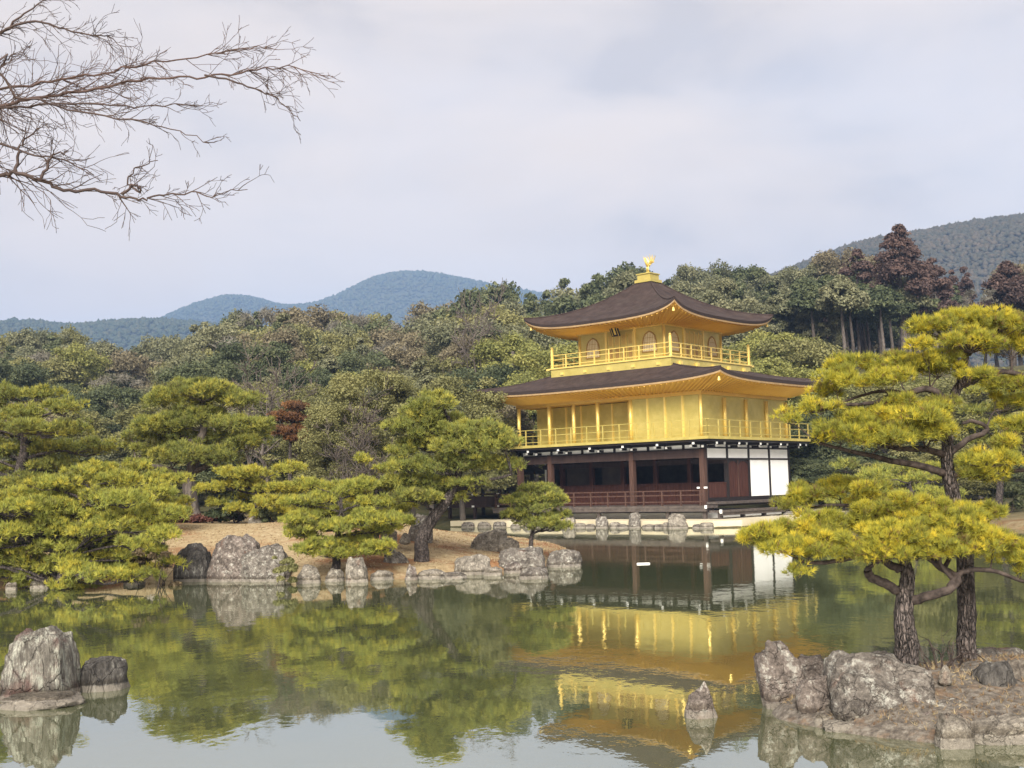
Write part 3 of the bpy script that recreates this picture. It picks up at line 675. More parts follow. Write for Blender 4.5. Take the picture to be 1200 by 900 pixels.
# name board hanging tilted under the south eave
nb = MB(); bx(nb, -.27, .27, -.03, .03, -.38, .38); nb = nb.build('name_board', BLACKTIM, PAV)
nb.location = pv(CU - .05, CV - A3 - .62, 10.36); nb.rotation_euler = (0, math.radians(-28), 0)
m = MB(); bx(m, -.06, .06, -.040, -.031, -.27, .27); bx(m, -.20, -.17, -.045, -.031, -.35, .35); bx(m, .17, .20, -.045, -.031, -.35, .35); m.build('board_lettering', GOLD_RAIL, nb)
# finial platform and phoenix
m = MB(); bx(m, CU - .55, CU + .55, CV - .55, CV + .55, 13.28, 13.44); bx(m, CU - .43, CU + .43, CV - .43, CV + .43, 13.44, 13.74); bx(m, CU - .48, CU + .48, CV - .48, CV + .48, 13.742, 13.80)
m.tube([pv(CU, CV, 13.80), pv(CU, CV, 13.86), pv(CU, CV, 13.93)], [.2, .17, .09], 10); m.build('roof_finial', GOLD, PAV)
ph = MB(); c0 = 13.93
ph.tube([pv(CU + .05, CV, c0), pv(CU + .05, CV, c0 + .34)], [.03, .035], 6); ph.tube([pv(CU - .05, CV, c0), pv(CU - .04, CV, c0 + .34)], [.03, .035], 6)
ph.tube([pv(CU, CV + .22, c0 + .36), pv(CU, CV + .1, c0 + .34), pv(CU, CV - .05, c0 + .40), pv(CU, CV - .17, c0 + .52), pv(CU, CV - .19, c0 + .64), pv(CU, CV - .21, c0 + .72), pv(CU, CV - .30, c0 + .71)],
        [.02, .075, .09, .06, .035, .042, .008], 8)
ph = ph.build('phoenix', GOLD_RAIL, PAV, True)
m = MB()
for k in range(5):
    a = (k - 2) * .12
    m.tube([pv(CU, CV + .18, c0 + .36), pv(CU + a * .6, CV + .34, c0 + .6), pv(CU + a * 1.3, CV + .30, c0 + .86), pv(CU + a * 1.6, CV + .2, c0 + 1.04 - abs(a) * .5)], [.02, .028, .024, .005], 5)
m.build('tail', GOLD_RAIL, ph)
for s in (-1, 1):
    m = MB()
    for k in range(5):
        m.tube([pv(CU + s * .09, CV - .02 + k * .03, c0 + .44), pv(CU + s * (.20 + .02 * k), CV + .02 + k * .05, c0 + .62 - k * .02), pv(CU + s * (.30 - .01 * k), CV + .04 + k * .07, c0 + .92 - k * .09)], [.02, .026, .006], 5)
    m.build('wing', GOLD_RAIL, ph)

# fishing deck on the west side
fd = MB(); bx(fd, 12.95, 17.2, -.6, 2.6, 1.0, 1.14)
for u in (13.1, 15, 17.0):
    for v in (-.45, 2.4): bx(fd, u - .08, u + .08, v - .08, v + .08, -.6, 3.0)
bx(fd, 13.0, 17.15, -.55, -.45, 1.142, 1.62); bx(fd, 13.0, 17.2, -.58, -.42, 1.70, 1.78); bx(fd, 13.0, 17.2, 2.3, 2.46, 1.70, 1.78)
bx(fd, 17.05, 17.15, -.4, 2.3, 1.142, 1.62); bx(fd, 12.9, 17.3, -.55, -.38, 2.82, 2.98); bx(fd, 12.9, 17.3, 2.3, 2.5, 2.82, 2.98)
fdo = fd.build('fishing_deck', DARKWOOD, PAV)
m = MB()
for s in (-1, 1):
    e_ = [(u, 1.0 + s * 2.1 * t, 3.72 - .78 * t ** .85) for u in (12.5, 17.7) for t in (0, .25, .5, .75, 1.0)]
    n5 = 5
    vs = [pv(*q) for q in e_] + [pv(q[0], q[1], q[2] - .12) for q in e_]
    fs = [(i, i + 1, i + 6, i + 5) for i in range(4)] + [(i + 10, i + 15, i + 16, i + 11) for i in range(4)] + [(4, 9, 19, 14)] + [(i, i + 10, i + 11, i + 1) for i in range(4)] + [(i + 5, i + 6, i + 16, i + 15) for i in range(4)]
    m.add(vs, fs)
m.build('deck_roof', SHINGLE, fdo)
m = MB()
for u in (13.1, 15, 17.0): bx(m, u - .085, u + .085, -.62, -.582, 1.7, 1.79); bx(m, u - .085, u + .085, -.64, -.602, 1.02, 1.12)
m.build('white_end_cap', WHITEPAINT, fdo)

# stone edge of the pavilion's terrace (sand yard is the setting)
yard_pts = [P2W(14.5, -3.0), P2W(13.5, -3.1), P2W(8, -3.25), P2W(3, -3.2), P2W(-2.5, -3.3), P2W(-3.4, -2.3), P2W(-3.5, 2), P2W(-3.2, 9), P2W(-3, 12), P2W(12, 12), P2W(14.5, 9)]
m = MB(); n = len(yard_pts)
m.add([(p.x, p.y, (.33 if i < 8 else .40)) for i, p in enumerate(yard_pts)] + [(p.x, p.y, -.5) for p in yard_pts], [tuple(range(n))[::-1]] + [(i, i + n, (i + 1) % n + n, (i + 1) % n) for i in range(n)])
tag(m.build('sand_yard', SAND), kind='structure')

# ------------------------------------------------------------------ rocks
def rock(label, px, py, wpx, hpx, mat, seed, shape='boulder', base_z=0.0, Y=None, depth=.85, tilt=0.0, sub=5, lean=0.0, group=None, name='rock', pos=None, cuts=9):
    """px, py: middle of the front foot in the photo; wpx, hpx its apparent size there"""
    p = pos if pos is not None else (at_z(px, py, base_z) if Y is None else at(px, py, Y))
    D = p.y; wm, hm = wpx * D / F_PX, hpx * D / F_PX * 1.03
    r = np.random.default_rng(seed)
    b = bmesh.new(); bmesh.ops.create_icosphere(b, subdivisions=sub, radius=1); v = np.array([q.co[:] for q in b.verts]); f = np.array([[q.index for q in k.verts] for k in b.faces]); b.free()
    pw = {'dome': .6, 'boulder': .56, 'block': .42, 'slab': .62, 'peak': .85}[shape]
    v = np.sign(v) * np.abs(v) ** pw; v /= np.abs(v).max(0)
    if shape == 'peak':
        t = np.clip((v[:, 2] + .3) / 1.3, 0, 1); v[:, 0] = v[:, 0] * (1 - .55 * t) + .15 * t * r.choice([-1, 1]); v[:, 1] *= 1 - .5 * t
    if shape == 'block':
        t = np.clip((v[:, 2] + .3) / 1.3, 0, 1); v[:, :2] *= (1 - .16 * t)[:, None]
    if shape == 'dome': cuts = 3
    for k in range(cuts):
        n = r.normal(size=3); n[2] = abs(n[2]) * .9 if shape != 'slab' else n[2]; n /= np.linalg.norm(n); d = r.uniform(.84, 1.12) if shape != 'peak' else r.uniform(.62, .88)
        q = v @ n - d; m_ = q > 0; v[m_] -= (q[m_] * r.uniform(.75, .95))[:, None] * n
    o = r.uniform(0, 60, 3); nn = np.array([mnoise.fractal(Vector(q * 1.6 + o), 1.0, 2.1, 6) for q in v]); n2 = np.array([mnoise.ridged_multi_fractal(Vector(q * 2.3 + o), .9, 2.0, 4, 1.0, 2.0) for q in v])
    v = v * (1 + .13 * nn - .06 * (n2 - 1))[:, None]
    lo, hi = v.min(0), v.max(0); v[:, 0] = (v[:, 0] - (lo[0] + hi[0]) / 2) / (hi[0] - lo[0]) * 2; v[:, 2] /= hi[2]; v[:, 1] /= max(hi[1], -lo[1])
    dm = wm * depth
    V = np.stack([v[:, 0] * wm / 2, v[:, 1] * dm / 2, np.where(v[:, 2] > 0, v[:, 2] * hm, v[:, 2] * .3 * min(wm, 1.2))], 1)
    V[:, 0] += lean * V[:, 2]
    ca, sa = math.cos(tilt), math.sin(tilt); V = np.stack([V[:, 0], V[:, 1], V[:, 2] + V[:, 0] * math.tan(tilt)], 1)
    ob = link(name, np_mesh(name, V, f), mat, smooth=True)
    ob.location = (p.x, D + dm * .42, p.z + (.0 if base_z == 0 and Y is None else -.02))
    return tag(ob, label, 'rock', group)

rock('tall grey rock streaked with white in the water at the left edge of the photo', 36, 822, 86, 80, ROCK_G, 11, 'block', depth=.9, cuts=4, tilt=.13)
rock('thin pale shelf of stone around the foot of the tall streaked rock', 36, 832, 100, 12, ROCK_P, 12, 'slab', depth=1.0)
rock('small dark rock just right of the tall streaked rock in the pond', 113, 811, 60, 38, ROCK_D, 13, 'block', depth=.9, tilt=-.05, cuts=4)
rock('small pointed rock standing alone in the reflection of the pavilion', 826, 843, 44, 40, ROCK_R, 14, 'peak')
# island rocks
rock('tall pointed brown rock at the left tip of the pine island', 929, 831, 62, 76, ROCK_R, 21, 'boulder', depth=.7, lean=-.16, cuts=8)
rock('squat brown rock behind the tall pointed rock of the pine island', 958, 822, 56, 50, ROCK_R, 22, 'block', depth=.8)
rock('lichened rock with a rusty face between pointed rock and big mound of the island', 962, 846, 50, 50, ROCK_R, 23, 'boulder', depth=.8)
rock('little pale stone at the water below the rusty faced island rock', 965, 852, 20, 14, ROCK_P, 24, 'block')
rock('large low lichen covered boulder in front of the island pines', 1052, 855, 140, 80, ROCK, 25, 'boulder', depth=1.05, sub=6, cuts=9)
rock('pale square rock at the front edge of the pine island', 1123, 878, 44, 37, ROCK_P, 26, 'block', depth=.8)
rock('long pale low rock at the right front of the pine island', 1188, 873, 84, 30, ROCK_P, 27, 'slab', depth=.6)
rock('flat rim stone under the big lichen boulder of the island', 1000, 858, 62, 10, ROCK_P, 28, 'slab', depth=.7)
rock('flat rim stone left of the pale square island rock', 1068, 864, 66, 11, ROCK_P, 29, 'slab', depth=.6)
rock('dark purple grey boulder on the right of the pine island', 1174, 812, 56, 36, ROCK_D, 30, 'boulder', Y=9.9)
rock('wide grey rock behind the dark boulder at the right back of the island', 1178, 792, 84, 32, ROCK, 31, 'slab', Y=10.9, depth=.5)
rock('grey rounded rock behind the thick front pine trunk on the island', 1030, 790, 48, 26, ROCK, 32, 'boulder', Y=10.7)
rock('low grey lichened rock in the soil right of the big island boulder', 1140, 850, 90, 30, ROCK, 34, 'slab', Y=9.6, depth=.7)
rock('small rough stone half buried at the front slope of the island', 1090, 858, 46, 22, ROCK_R, 35, 'slab', Y=9.45, depth=.8)
rock('small upright stone between the two island pine trunks', 1110, 795, 18, 17, ROCK_P, 33, 'peak', Y=9.95)
# left bank
BANK = [('dark grey bank rock with a black stained top left of the big round bank rock', 221, 682, 46, 43, ROCK_D, 'boulder'),
        ('big tall rounded bank rock below the large pine trunk', 270, 682, 66, 53, ROCK_R, 'dome'),
        ('lower lichened bank rock between the big round rock and the dark shrub', 308, 682, 60, 42, ROCK, 'boulder'),
        ('pale stone tapering to the top right of the dark waterside shrub', 359, 684, 36, 21, ROCK_P, 'peak'),
        ('small round pale bank stone beside the square upright stone', 391, 682, 23, 15, ROCK_P, 'boulder'),
        ('square upright pale stone standing at the bank like a post', 417, 683, 28, 29, ROCK_P, 'block'),
        ('low edging stone just right of the square upright stone', 447, 680, 30, 11, ROCK_P, 'slab'),
        ('leaning grey stone tipped to the right on the bank', 466, 674, 36, 27, ROCK, 'slab'),
        ('small rusty red stone at the foot of the leaning grey stone', 482, 680, 17, 17, ROCK_R, 'peak'),
        ('low edging stone just right of the rusty red stone', 506, 679, 38, 11, ROCK_P, 'slab'),
        ('flat grey stone in the water before the pale green boulder', 530, 679, 36, 8, ROCK, 'slab'),
        ('pale green grey boulder on the bank right of the leaning trunk pine', 553, 674, 46, 23, ROCK_P, 'boulder'),
        ('big grey boulder near the end of the peninsula', 612, 670, 62, 28, ROCK, 'boulder'),
        ('rust red stone in front of the big boulder near the peninsula end', 601, 672, 22, 13, ROCK_R, 'boulder'),
        ('low grey stone at the waterline under the rust red stone', 626, 679, 36, 13, ROCK, 'slab'),
        ('outermost grey rock at the tip of the peninsula', 662, 665, 44, 20, ROCK, 'slab'),
        ('low edging stone between the pale boulder and the big boulder', 578, 675, 22, 10, ROCK_P, 'slab'),
        ('pale stone showing in shade under the low left pine', 44, 690, 24, 12, ROCK_P, 'boulder'),
        ('small white stone at the waterline at the far left under the pine', 12, 692, 14, 9, ROCK_P, 'boulder'),
        ('thin flat stone at the waterline beside the brown bush', 155, 686, 26, 6, ROCK_P, 'slab')]
for i, (lb, x, y, w_, h_, mt, shp) in enumerate(BANK):
    rock(lb, x, y, w_, h_, mt, 50 + i, shp, sub=5, tilt=-.5 if 'leaning grey' in lb else 0.0, depth=.8)
rock('broad slanted slab of rock with a dark underside on the peninsula behind the pines', 572, 640, 46, 18, ROCK_P, 80, 'slab', Y=32.2, tilt=.32, depth=.6)
rock('rough shaded rock beside the slanted slab under the small pine', 596, 642, 26, 12, ROCK_P, 81, 'slab', Y=31.6)
rock('pale bluish stone left of the leaning pine trunk', 455, 632, 20, 11, ROCK_P, 82, 'boulder', Y=30.5)
rock('small pale stone next to the bluish stone left of the leaning trunk', 474, 633, 14, 9, ROCK_P, 83, 'peak', Y=30.3)
rock('grey rock right behind the leaning pine trunk', 492, 632, 30, 30, ROCK, 84, 'boulder', Y=32)
rock('pale stone at the grass edge behind the big round bank rock', 300, 612, 22, 10, ROCK_P, 85, 'boulder', Y=38)
rock('pale stone left of the red shrub at the large pine', 178, 632, 16, 8, ROCK_P, 86, 'boulder', Y=34)
# standing stones along the pavilion terrace
for i, (u, w_, h_, mt, lb) in enumerate([(5.55, 17, 12, ROCK_P, 'smallest pale standing stone at the terrace edge, next to the small pine'), (3.5, 16, 13, ROCK, 'squarish grey standing stone at the terrace edge, below the veranda'),
                                         (1.55, 15, 18, ROCK, 'tall narrow grey standing stone at the terrace edge, below the veranda'), (-.9, 25, 17, ROCK_P, 'widest pale standing stone below the corner of the veranda')]):
    rock(lb, 0, 0, w_, h_, mt, 90 + i, 'boulder', pos=P2W(u, -3.7), sub=4)
for i, u in enumerate([12.6, 11.4, 10.3, 9.2, 8.2, 7.3, 6.6, 4.9, 4.3, 2.8, 2.3, .8, .2, -.2, -1.9, -2.4]):
    rock('small low edging stone at the water in front of the pavilion terrace', 0, 0, 12 + 6 * R.random(), 4 + 3 * R.random(), ROCK_P if i % 2 else ROCK, 110 + i, 'slab', pos=P2W(u, -3.62), sub=3, group='edging stones of the terrace')
for i, (x, y, w_, h_, Yd) in enumerate([(873, 614, 22, 6, 57), (890, 611, 18, 6, 59), (908, 610, 20, 7, 60), (928, 608, 22, 8, 61)]):
    rock('flat grey edging stone at the water beside the east side of the pavilion', x, y, w_, h_, ROCK, 140 + i, 'slab', Y=Yd, sub=3, group='edging stones east of the pavilion')
for i, (x, y, w_, h_, lb) in enumerate([(962, 606, 26, 10, 'pale stone seen through the gap in the pine, nearest the pavilion'), (1012, 597, 18, 13, 'white rounded stone seen in the gap above the lower pine needles'), (998, 607, 22, 8, 'low grey stone below the white rounded stone'),
                                        (984, 607, 20, 8, 'small dark stone between the pale and low grey stone')]):
    rock(lb, x, y, w_, h_, ROCK_D if 'dark' in lb else ROCK_P, 150 + i, 'boulder', Y=53, sub=4)

# ------------------------------------------------------------------ leaves and trees
def needle_mesh(P, Dr, k, ln, wd, spread, rng, tint):
    n = len(P); Pk = np.repeat(P, k, 0); d = np.repeat(Dr, k, 0) + rng.normal(size=(n * k, 3)) * spread
    d /= np.linalg.norm(d, axis=1, keepdims=True) + 1e-9
    l = (ln * np.repeat(rng.uniform(.7, 1.3, n), k) * rng.uniform(.6, 1.15, n * k))[:, None]
    s = np.cross(d, rng.normal(size=(n * k, 3))); s /= np.linalg.norm(s, axis=1, keepdims=True) + 1e-9
    V = np.stack([Pk - s * wd, Pk + s * wd, Pk + d * l], 1).reshape(-1, 3)
    F = np.arange(n * k * 3).reshape(-1, 3)
    t = np.repeat(np.clip(np.repeat(tint, k) + rng.normal(size=n * k) * .06, 0, 1), 3)
    return V, F, t

def pad_tufts(c, rx, ry, rz, n, rng, base=.5, var=.22, clump=None):
    """tufts of one cloud-like foliage pad made of small domed clumps"""
    a = math.sqrt(rx * ry); cl = clump or max(.12, .36 * a)
    m = int(max(4, (2.4 if clump else 2.8) * rx * ry / cl ** 2))
    th = rng.uniform(0, 2 * math.pi, m); rr = np.sqrt(rng.uniform(0, 1, m)) * .9
    cx, cy = rr * np.cos(th) * rx, rr * np.sin(th) * ry
    czz = np.sqrt(np.clip(1 - rr ** 2, 0, 1)) * rz * rng.uniform(-.1, .85, m) - rz * .2
    rc = cl * rng.uniform(.4, 1.2, m); ct = np.clip(base + rng.normal(size=m) * var, 0, 1)
    i = rng.integers(0, m, n); d = rng.normal(size=(n, 3)); d[:, 2] = np.where(d[:, 2] < -.9, -d[:, 2], d[:, 2]); d /= np.linalg.norm(d, axis=1, keepdims=True)
    q = rng.uniform(.45, 1.0, n) ** .6
    P = np.stack([cx[i] + d[:, 0] * rc[i] * q, cy[i] + d[:, 1] * rc[i] * q, czz[i] + d[:, 2] * rc[i] * q * .62], 1) + np.array(c)
    Dr = d * .75 + np.array([0, 0, .75])
    return P, Dr, np.where(rng.random(n) < .06, 0, np.clip(ct[i] + rng.normal(size=n) * .15, 0.03, 1)), np.stack([cx, cy, czz - rc * .25], 1) + np.array(c)

def smooth_path(pts, rad, sub=4, jit=0.0, rng=None):
    pts = [Vector(p) for p in pts]; P = []; Q = []
    n = len(pts)
    for i in range(n - 1):
        p0, p1, p2, p3 = pts[max(i - 1, 0)], pts[i], pts[i + 1], pts[min(i + 2, n - 1)]
        for k in range(sub):
            t = k / sub
            q = .5 * ((2 * p1) + (p2 - p0) * t + (2 * p0 - 5 * p1 + 4 * p2 - p3) * t * t + (3 * p1 - p0 - 3 * p2 + p3) * t ** 3)
            if jit and rng is not None and (i or k): q = q + Vector(rng.normal(size=3) * jit)
            P.append(q); Q.append(rad[i] * (1 - t) + rad[i + 1] * t)
    P.append(pts[-1]); Q.append(rad[-1]); return P, Q

def pine(label, trunk_px, trunk_r, pads, D, leaf, seed, dens=60, nl=.13, nw=.009, k=9, group=None, bark=None, limbs_px=(), split=False, base=.5, var=.22, twigs=True, root_flare=1.25, clump=None, cat='pine tree', name='pine_tree', nside=9):
    """trunk_px [(px,py[,dY])] from the foot up, pads [(px,py,wpx,hpx[,dY[,base tint]])], limbs_px [([(px,py,dY)..], r0, r1)]"""
    rng = np.random.default_rng(seed); s = D / F_PX; bark = bark or BARK
    tp = [at(q[0], q[1], D + (q[2] if len(q) > 2 else 0)) for q in trunk_px]
    foot = Vector((tp[0].x, tp[0].y, min(gz(tp[0].x, tp[0].y), tp[0].z) - .12)) if name != 'island' else tp[0]
    root = empty(name, (tp[0].x, tp[0].y, foot.z + .12), label, cat, group, size=.5)
    def loc(p): return Vector(p) - root.location
    path, rads = smooth_path([foot] + tp, [trunk_r * root_flare] + [trunk_r * (1 - .72 * i / max(1, len(tp) - 1)) for i in range(len(tp))], 5, trunk_r * .05, rng)
    mb = MB(); mb.tube([loc(p) for p in path], rads, nside)
    br = [] if split else None
    for lp, r0, r1 in limbs_px:
        pp = [at(q[0], q[1], D + (q[2] if len(q) > 2 else 0)) for q in lp]
        P, Q = smooth_path(pp, list(np.linspace(r0, r1, len(pp))), 4, r0 * .10, rng)
        if split: b_ = MB(); b_.tube([loc(p) for p in P], Q, 7); br.append(b_)
        else: mb.tube([loc(p) for p in P], Q, 6)
    VV, FF, TT, off = [], [], [], 0
    twg = MB()
    anchors = [(p, r) for p, r in zip(path[len(path) // 4:], rads[len(path) // 4:])]
    for lp, r0, r1 in limbs_px:
        pp = [at(q[0], q[1], D + (q[2] if len(q) > 2 else 0)) for q in lp]
        anchors += [(p, r1) for p in pp[1:]]
    for pd in pads:
        px, py, wpx, hpx = pd[:4]; dY = pd[4] if len(pd) > 4 and pd[4] is not None else rng.uniform(-.3, .3) * wpx * s; tb = pd[5] if len(pd) > 5 else base
        c = at(px, py, D + dY); rx, rz = wpx * s / 2, hpx * s / 2; ry = rx * rng.uniform(.6, .85)
        n = int(dens * (rx * ry * 3.14 + 2.2 * rx * rz) / (nl * nl) * (.195 if not split else .12)); rz *= 1.12 if not split else 1.15
        P, Dr, t, cl = pad_tufts((c.x, c.y, c.z), rx * (.92 if not split else .86), ry, rz * .9, n, rng, tb, var, clump)
        V, F, t3 = needle_mesh(P - np.array(root.location), Dr, k, nl, nw, .55, rng, t)
        if split:
            o = link('needle_pad', np_mesh('needle_pad', V, F, t3), leaf, root)
        else:
            VV.append(V); FF.append(F + off); TT.append(t3); off += len(V)
        low = Vector((c.x, c.y, c.z - rz * .55))
        a, ra = min(anchors, key=lambda q: (q[0] - low).length + max(0, q[0].z - low.z) * 1.5)
        mid = a.lerp(low, .55) + Vector((0, 0, .08 * (low - a).length)) + Vector(rng.normal(size=3) * .05 * (low - a).length)
        r0 = min(ra * .7, max(.010, .055 * rx + .008)); P2, Q2 = smooth_path([a, mid, low], [r0, r0 * .7, r0 * .35], 4, r0 * .3, rng)
        tgt = MB() if split else mb
        tgt.tube([loc(p) for p in P2], Q2, 5)
        if twigs:
            for q in cl[rng.permutation(len(cl))[:12 if not split else 40]]:
                q = Vector(q); st = P2[rng.integers(len(P2) // 2, len(P2))]
                md = st.lerp(q, .5) + Vector(rng.normal(size=3) * .06 * (q - st).length); rr = r0 * .28
                tgt.tube([loc(st), loc(md), loc(q)], [rr, rr * .7, rr * .35], 4, False)
        if split: br.append(tgt)
    mb.build('trunk', bark, root, True)
    if split:
        for b_ in br: b_.build('branch', BARK_D, root, True)
    else:
        link('crown', np_mesh('crown', np.concatenate(VV), np.concatenate(FF), np.concatenate(TT)), leaf, root)
    return root

NEEDLE_Y = leafmat('needles_yellowing', [(0, (.24, .15, .065)), (.05, (.22, .22, .055)), (.35, (.29, .30, .055)), (.65, (.50, .45, .06)), (1., (.72, .58, .065))], .42, 2.0, .12)
NEEDLE_G = leafmat('needles_olive', [(0, (.18, .17, .06)), (.25, (.19, .22, .062)), (.5, (.28, .295, .075)), (.75, (.36, .355, .08)), (1., (.45, .41, .082))], .42, .8, .15)
NEEDLE_L = leafmat('needles_light_olive', [(0, (.22, .21, .065)), (.25, (.25, .28, .065)), (.5, (.35, .36, .075)), (.75, (.42, .40, .075)), (1., (.52, .46, .075))], .42, .8, .15)
NEEDLE_K = leafmat('needles_dark', [(0, (.03, .05, .018)), (.5, (.075, .10, .03)), (1., (.16, .175, .045))], .25, .8, .15)
RUST_LEAF = leafmat('rusty_foliage', [(0, (.07, .045, .03)), (.5, (.16, .08, .04)), (1., (.27, .135, .05))], .2, .8, .2)

# island with its two pines
IX0, IX1, IY0, IY1 = 1.9, 7.4, 8.85, 11.6
xs = np.linspace(IX0 - .3, IX1, 150); ys = np.linspace(IY0 - .3, IY1 + .2, 90); XX, YY = np.meshgrid(xs, ys)
cxn = (XX - 4.75) / 2.55; cyn = (YY - 10.25) / 1.22
front = 10.25 - 1.22 * np.sqrt(np.clip(1 - np.abs(cxn) ** 2.6, 0, 1))
rr = np.abs(cxn) ** 2.6 + np.abs(cyn) ** 2.4 + .16 * fbm(XX * 2.2, YY * 2.2, 9)
ZZ = np.where(rr < 1, (.34 * (1 - rr ** 2.2) + .05 * np.clip(1 - rr, 0, 1) ** .5) * (.45 + .55 * ss(9.3, 10.5, YY)), -.5 * np.clip((rr - 1) * 4, 0, 1)) + .025 * fbm(XX * 5, YY * 5, 10) * (rr < 1.0)
def isl_z(x, y):
    i = int(np.clip((y - ys[0]) / (ys[1] - ys[0]), 0, len(ys) - 1)); j = int(np.clip((x - xs[0]) / (xs[1] - xs[0]), 0, len(xs) - 1)); return float(ZZ[i, j])
i, j = np.meshgrid(np.arange(len(ys) - 1), np.arange(len(xs) - 1), indexing='ij'); nx = len(xs)
Fq = np.stack([i * nx + j, i * nx + j + 1, (i + 1) * nx + j + 1, (i + 1) * nx + j], -1).reshape(-1, 4)
def island_mat():
    m, N, L, b = new_mat('island_soil')
    tc = N.new('ShaderNodeTexCoord')
    def nz(scale, det=10, rg=.7):
        t = N.new('ShaderNodeTexNoise'); t.inputs['Scale'].default_value = scale; t.inputs['Detail'].default_value = det; t.inputs['Roughness'].default_value = rg
        L.new(tc.outputs['Object'], t.inputs[0]); return t
    a = ramp(N, [(.36, (.05, .04, .032)), (.5, (.12, .10, .08)), (.64, (.22, .195, .16))]); L.new(nz(16).outputs[0], a.inputs[0])
    b2 = ramp(N, [(.3, (.10, .06, .035)), (.7, (.22, .135, .075))]); L.new(nz(22).outputs[0], b2.inputs[0])
    k = ramp(N, [(.52, (0, 0, 0)), (.64, (.9, .9, .9))]); L.new(nz(3.2, 9, .7).outputs[0], k.inputs[0])
    m1 = N.new('ShaderNodeMixRGB'); L.new(k.outputs[0], m1.inputs[0]); L.new(a.outputs[0], m1.inputs[1]); L.new(b2.outputs[0], m1.inputs[2]); L.new(m1.outputs[0], b.inputs['Base Color'])
    b.inputs['Roughness'].default_value = .95; bp = N.new('ShaderNodeBump'); bp.inputs['Strength'].default_value = 1; bp.inputs['Distance'].default_value = .03
    L.new(nz(30).outputs[0], bp.inputs['Height']); L.new(bp.outputs[0], b.inputs['Normal']); return m
tag(link('island', np_mesh('island', np.stack([XX.ravel(), YY.ravel(), ZZ.ravel()], 1), Fq), island_mat(), smooth=True), kind='structure')
# dry grass and fallen needles on the island
rg = np.random.default_rng(77); P = []
while len(P) < 2600:
    x, y = rg.uniform(IX0, IX1), rg.uniform(IY0, IY1); z = isl_z(x, y)
    if z > .06: P.append((x, y, z))
P = np.array(P); Dr = np.tile([0, 0, .35], (len(P), 1)) + rg.normal(size=P.shape) * .6; Dr[:, 2] = np.abs(Dr[:, 2])
DRYGRASS = leafmat('dry_grass_blades', [(0, (.12, .07, .04)), (.5, (.25, .17, .09)), (1, (.38, .31, .18))], .1, 2, .2)
V, Fv, t = needle_mesh(P, Dr, 6, .05, .003, .5, rg, rg.uniform(0, 1, len(P)))
tag(link('dry_grass', np_mesh('dry_grass', V, Fv, t), DRYGRASS), kind='stuff')

gx = rg.uniform(-17, 7, 60000); gy = rg.uniform(25, 44, 60000); gs = pond_sd(gx, gy); keep = (gs > .25) & (gs < 7); gx, gy = gx[keep][:9000], gy[keep][:9000]
P = np.stack([gx, gy, ground(gx, gy)], 1); Dr = np.tile([0, 0, .6], (len(P), 1)) + rg.normal(size=P.shape) * .4; Dr[:, 2] = np.abs(Dr[:, 2])
BANKGRASS = leafmat('bank_grass_blades', [(0, (.17, .10, .05)), (.5, (.30, .23, .13)), (1, (.42, .36, .22))], .1, .7, .35)
V, Fv, t = needle_mesh(P, Dr, 4, .05, .008, .6, rg, rg.uniform(0, 1, len(P)))
tag(link('bank_grass', np_mesh('bank_grass', V, Fv, t), BANKGRASS), kind='stuff')

padsA = [(892, 628, 66, 28, -.1), (878, 632, 40, 20, -.1), (920, 640, 70, 24, -.2), (945, 648, 60, 22, -.2), (1030, 652, 70, 20, -.3), (1075, 648, 80, 20, -.3), (1130, 645, 80, 24, -.2), (1185, 655, 60, 22, -.1), (1150, 602, 70, 34, .1), (1020, 575, 60, 26, .3), (940, 622, 84, 36, .1), (975, 634, 70, 30, -.2), (1003, 622, 76, 36, .2), (1002, 648, 62, 20, -.25), (935, 672, 26, 20, -.2), (1020, 605, 70, 40, .2), (1055, 598, 86, 42, .1), (1052, 627, 100, 38, -.25),
         (1100, 597, 80, 44, .2), (1120, 615, 90, 46, -.1), (1095, 636, 80, 24, -.3), (1165, 628, 80, 34, -.1), (1200, 640, 60, 34, 0), (1215, 668, 60, 34, -.1), (1075, 612, 70, 40, 0), (1030, 640, 60, 24, -.3), (960, 607, 60, 22, .25)]
limbsA = [([(1052, 692, 0), (1036, 684, -.05), (1020, 676, -.08), (1016, 668, -.1)], 0.0429, 0.0360), ([(1054, 668, 0), (1034, 656, 0), (1020, 650, -.05), (985, 656, -.1), (950, 660, -.15), (925, 650, -.1)], 0.0390, 0.0096),
          ([(1066, 704, 0), (1090, 698, -.1), (1112, 690, -.12), (1122, 678, -.1), (1108, 668, -.05), (1090, 655, -.05), (1078, 642, 0)], 0.0429, 0.0240), ([(1112, 688, -.12), (1128, 670, -.1), (1160, 668, -.1), (1195, 680, -.1), (1230, 690, -.1)], 0.0273, 0.0120),
          ([(1106, 666, -.05), (1114, 650, 0), (1108, 636, 0)], 0.0218, 0.0144), ([(1118, 680, -.1), (1104, 664, -.15), (1100, 648, -.15)], 0.0234, 0.0120), ([(1058, 655, 0), (1050, 632, .05), (1030, 612, .1)], 0.0390, 0.0160), ([(1062, 655, 0), (1080, 630, .05), (1110, 606, .1)], 0.0390, 0.0160)]
pine('lower island pine with thick dark trunk and yellowish needle pads', [(1064, 782), (1061, 740), (1060, 705), (1063, 675), (1059, 650), (1057, 632)], .105, padsA, 10.2, NEEDLE_Y, 301,
     dens=70, nl=.055, nw=.0024, k=13, limbs_px=limbsA, split=True, base=.52, var=.2, clump=.085, nside=14, root_flare=1.35)
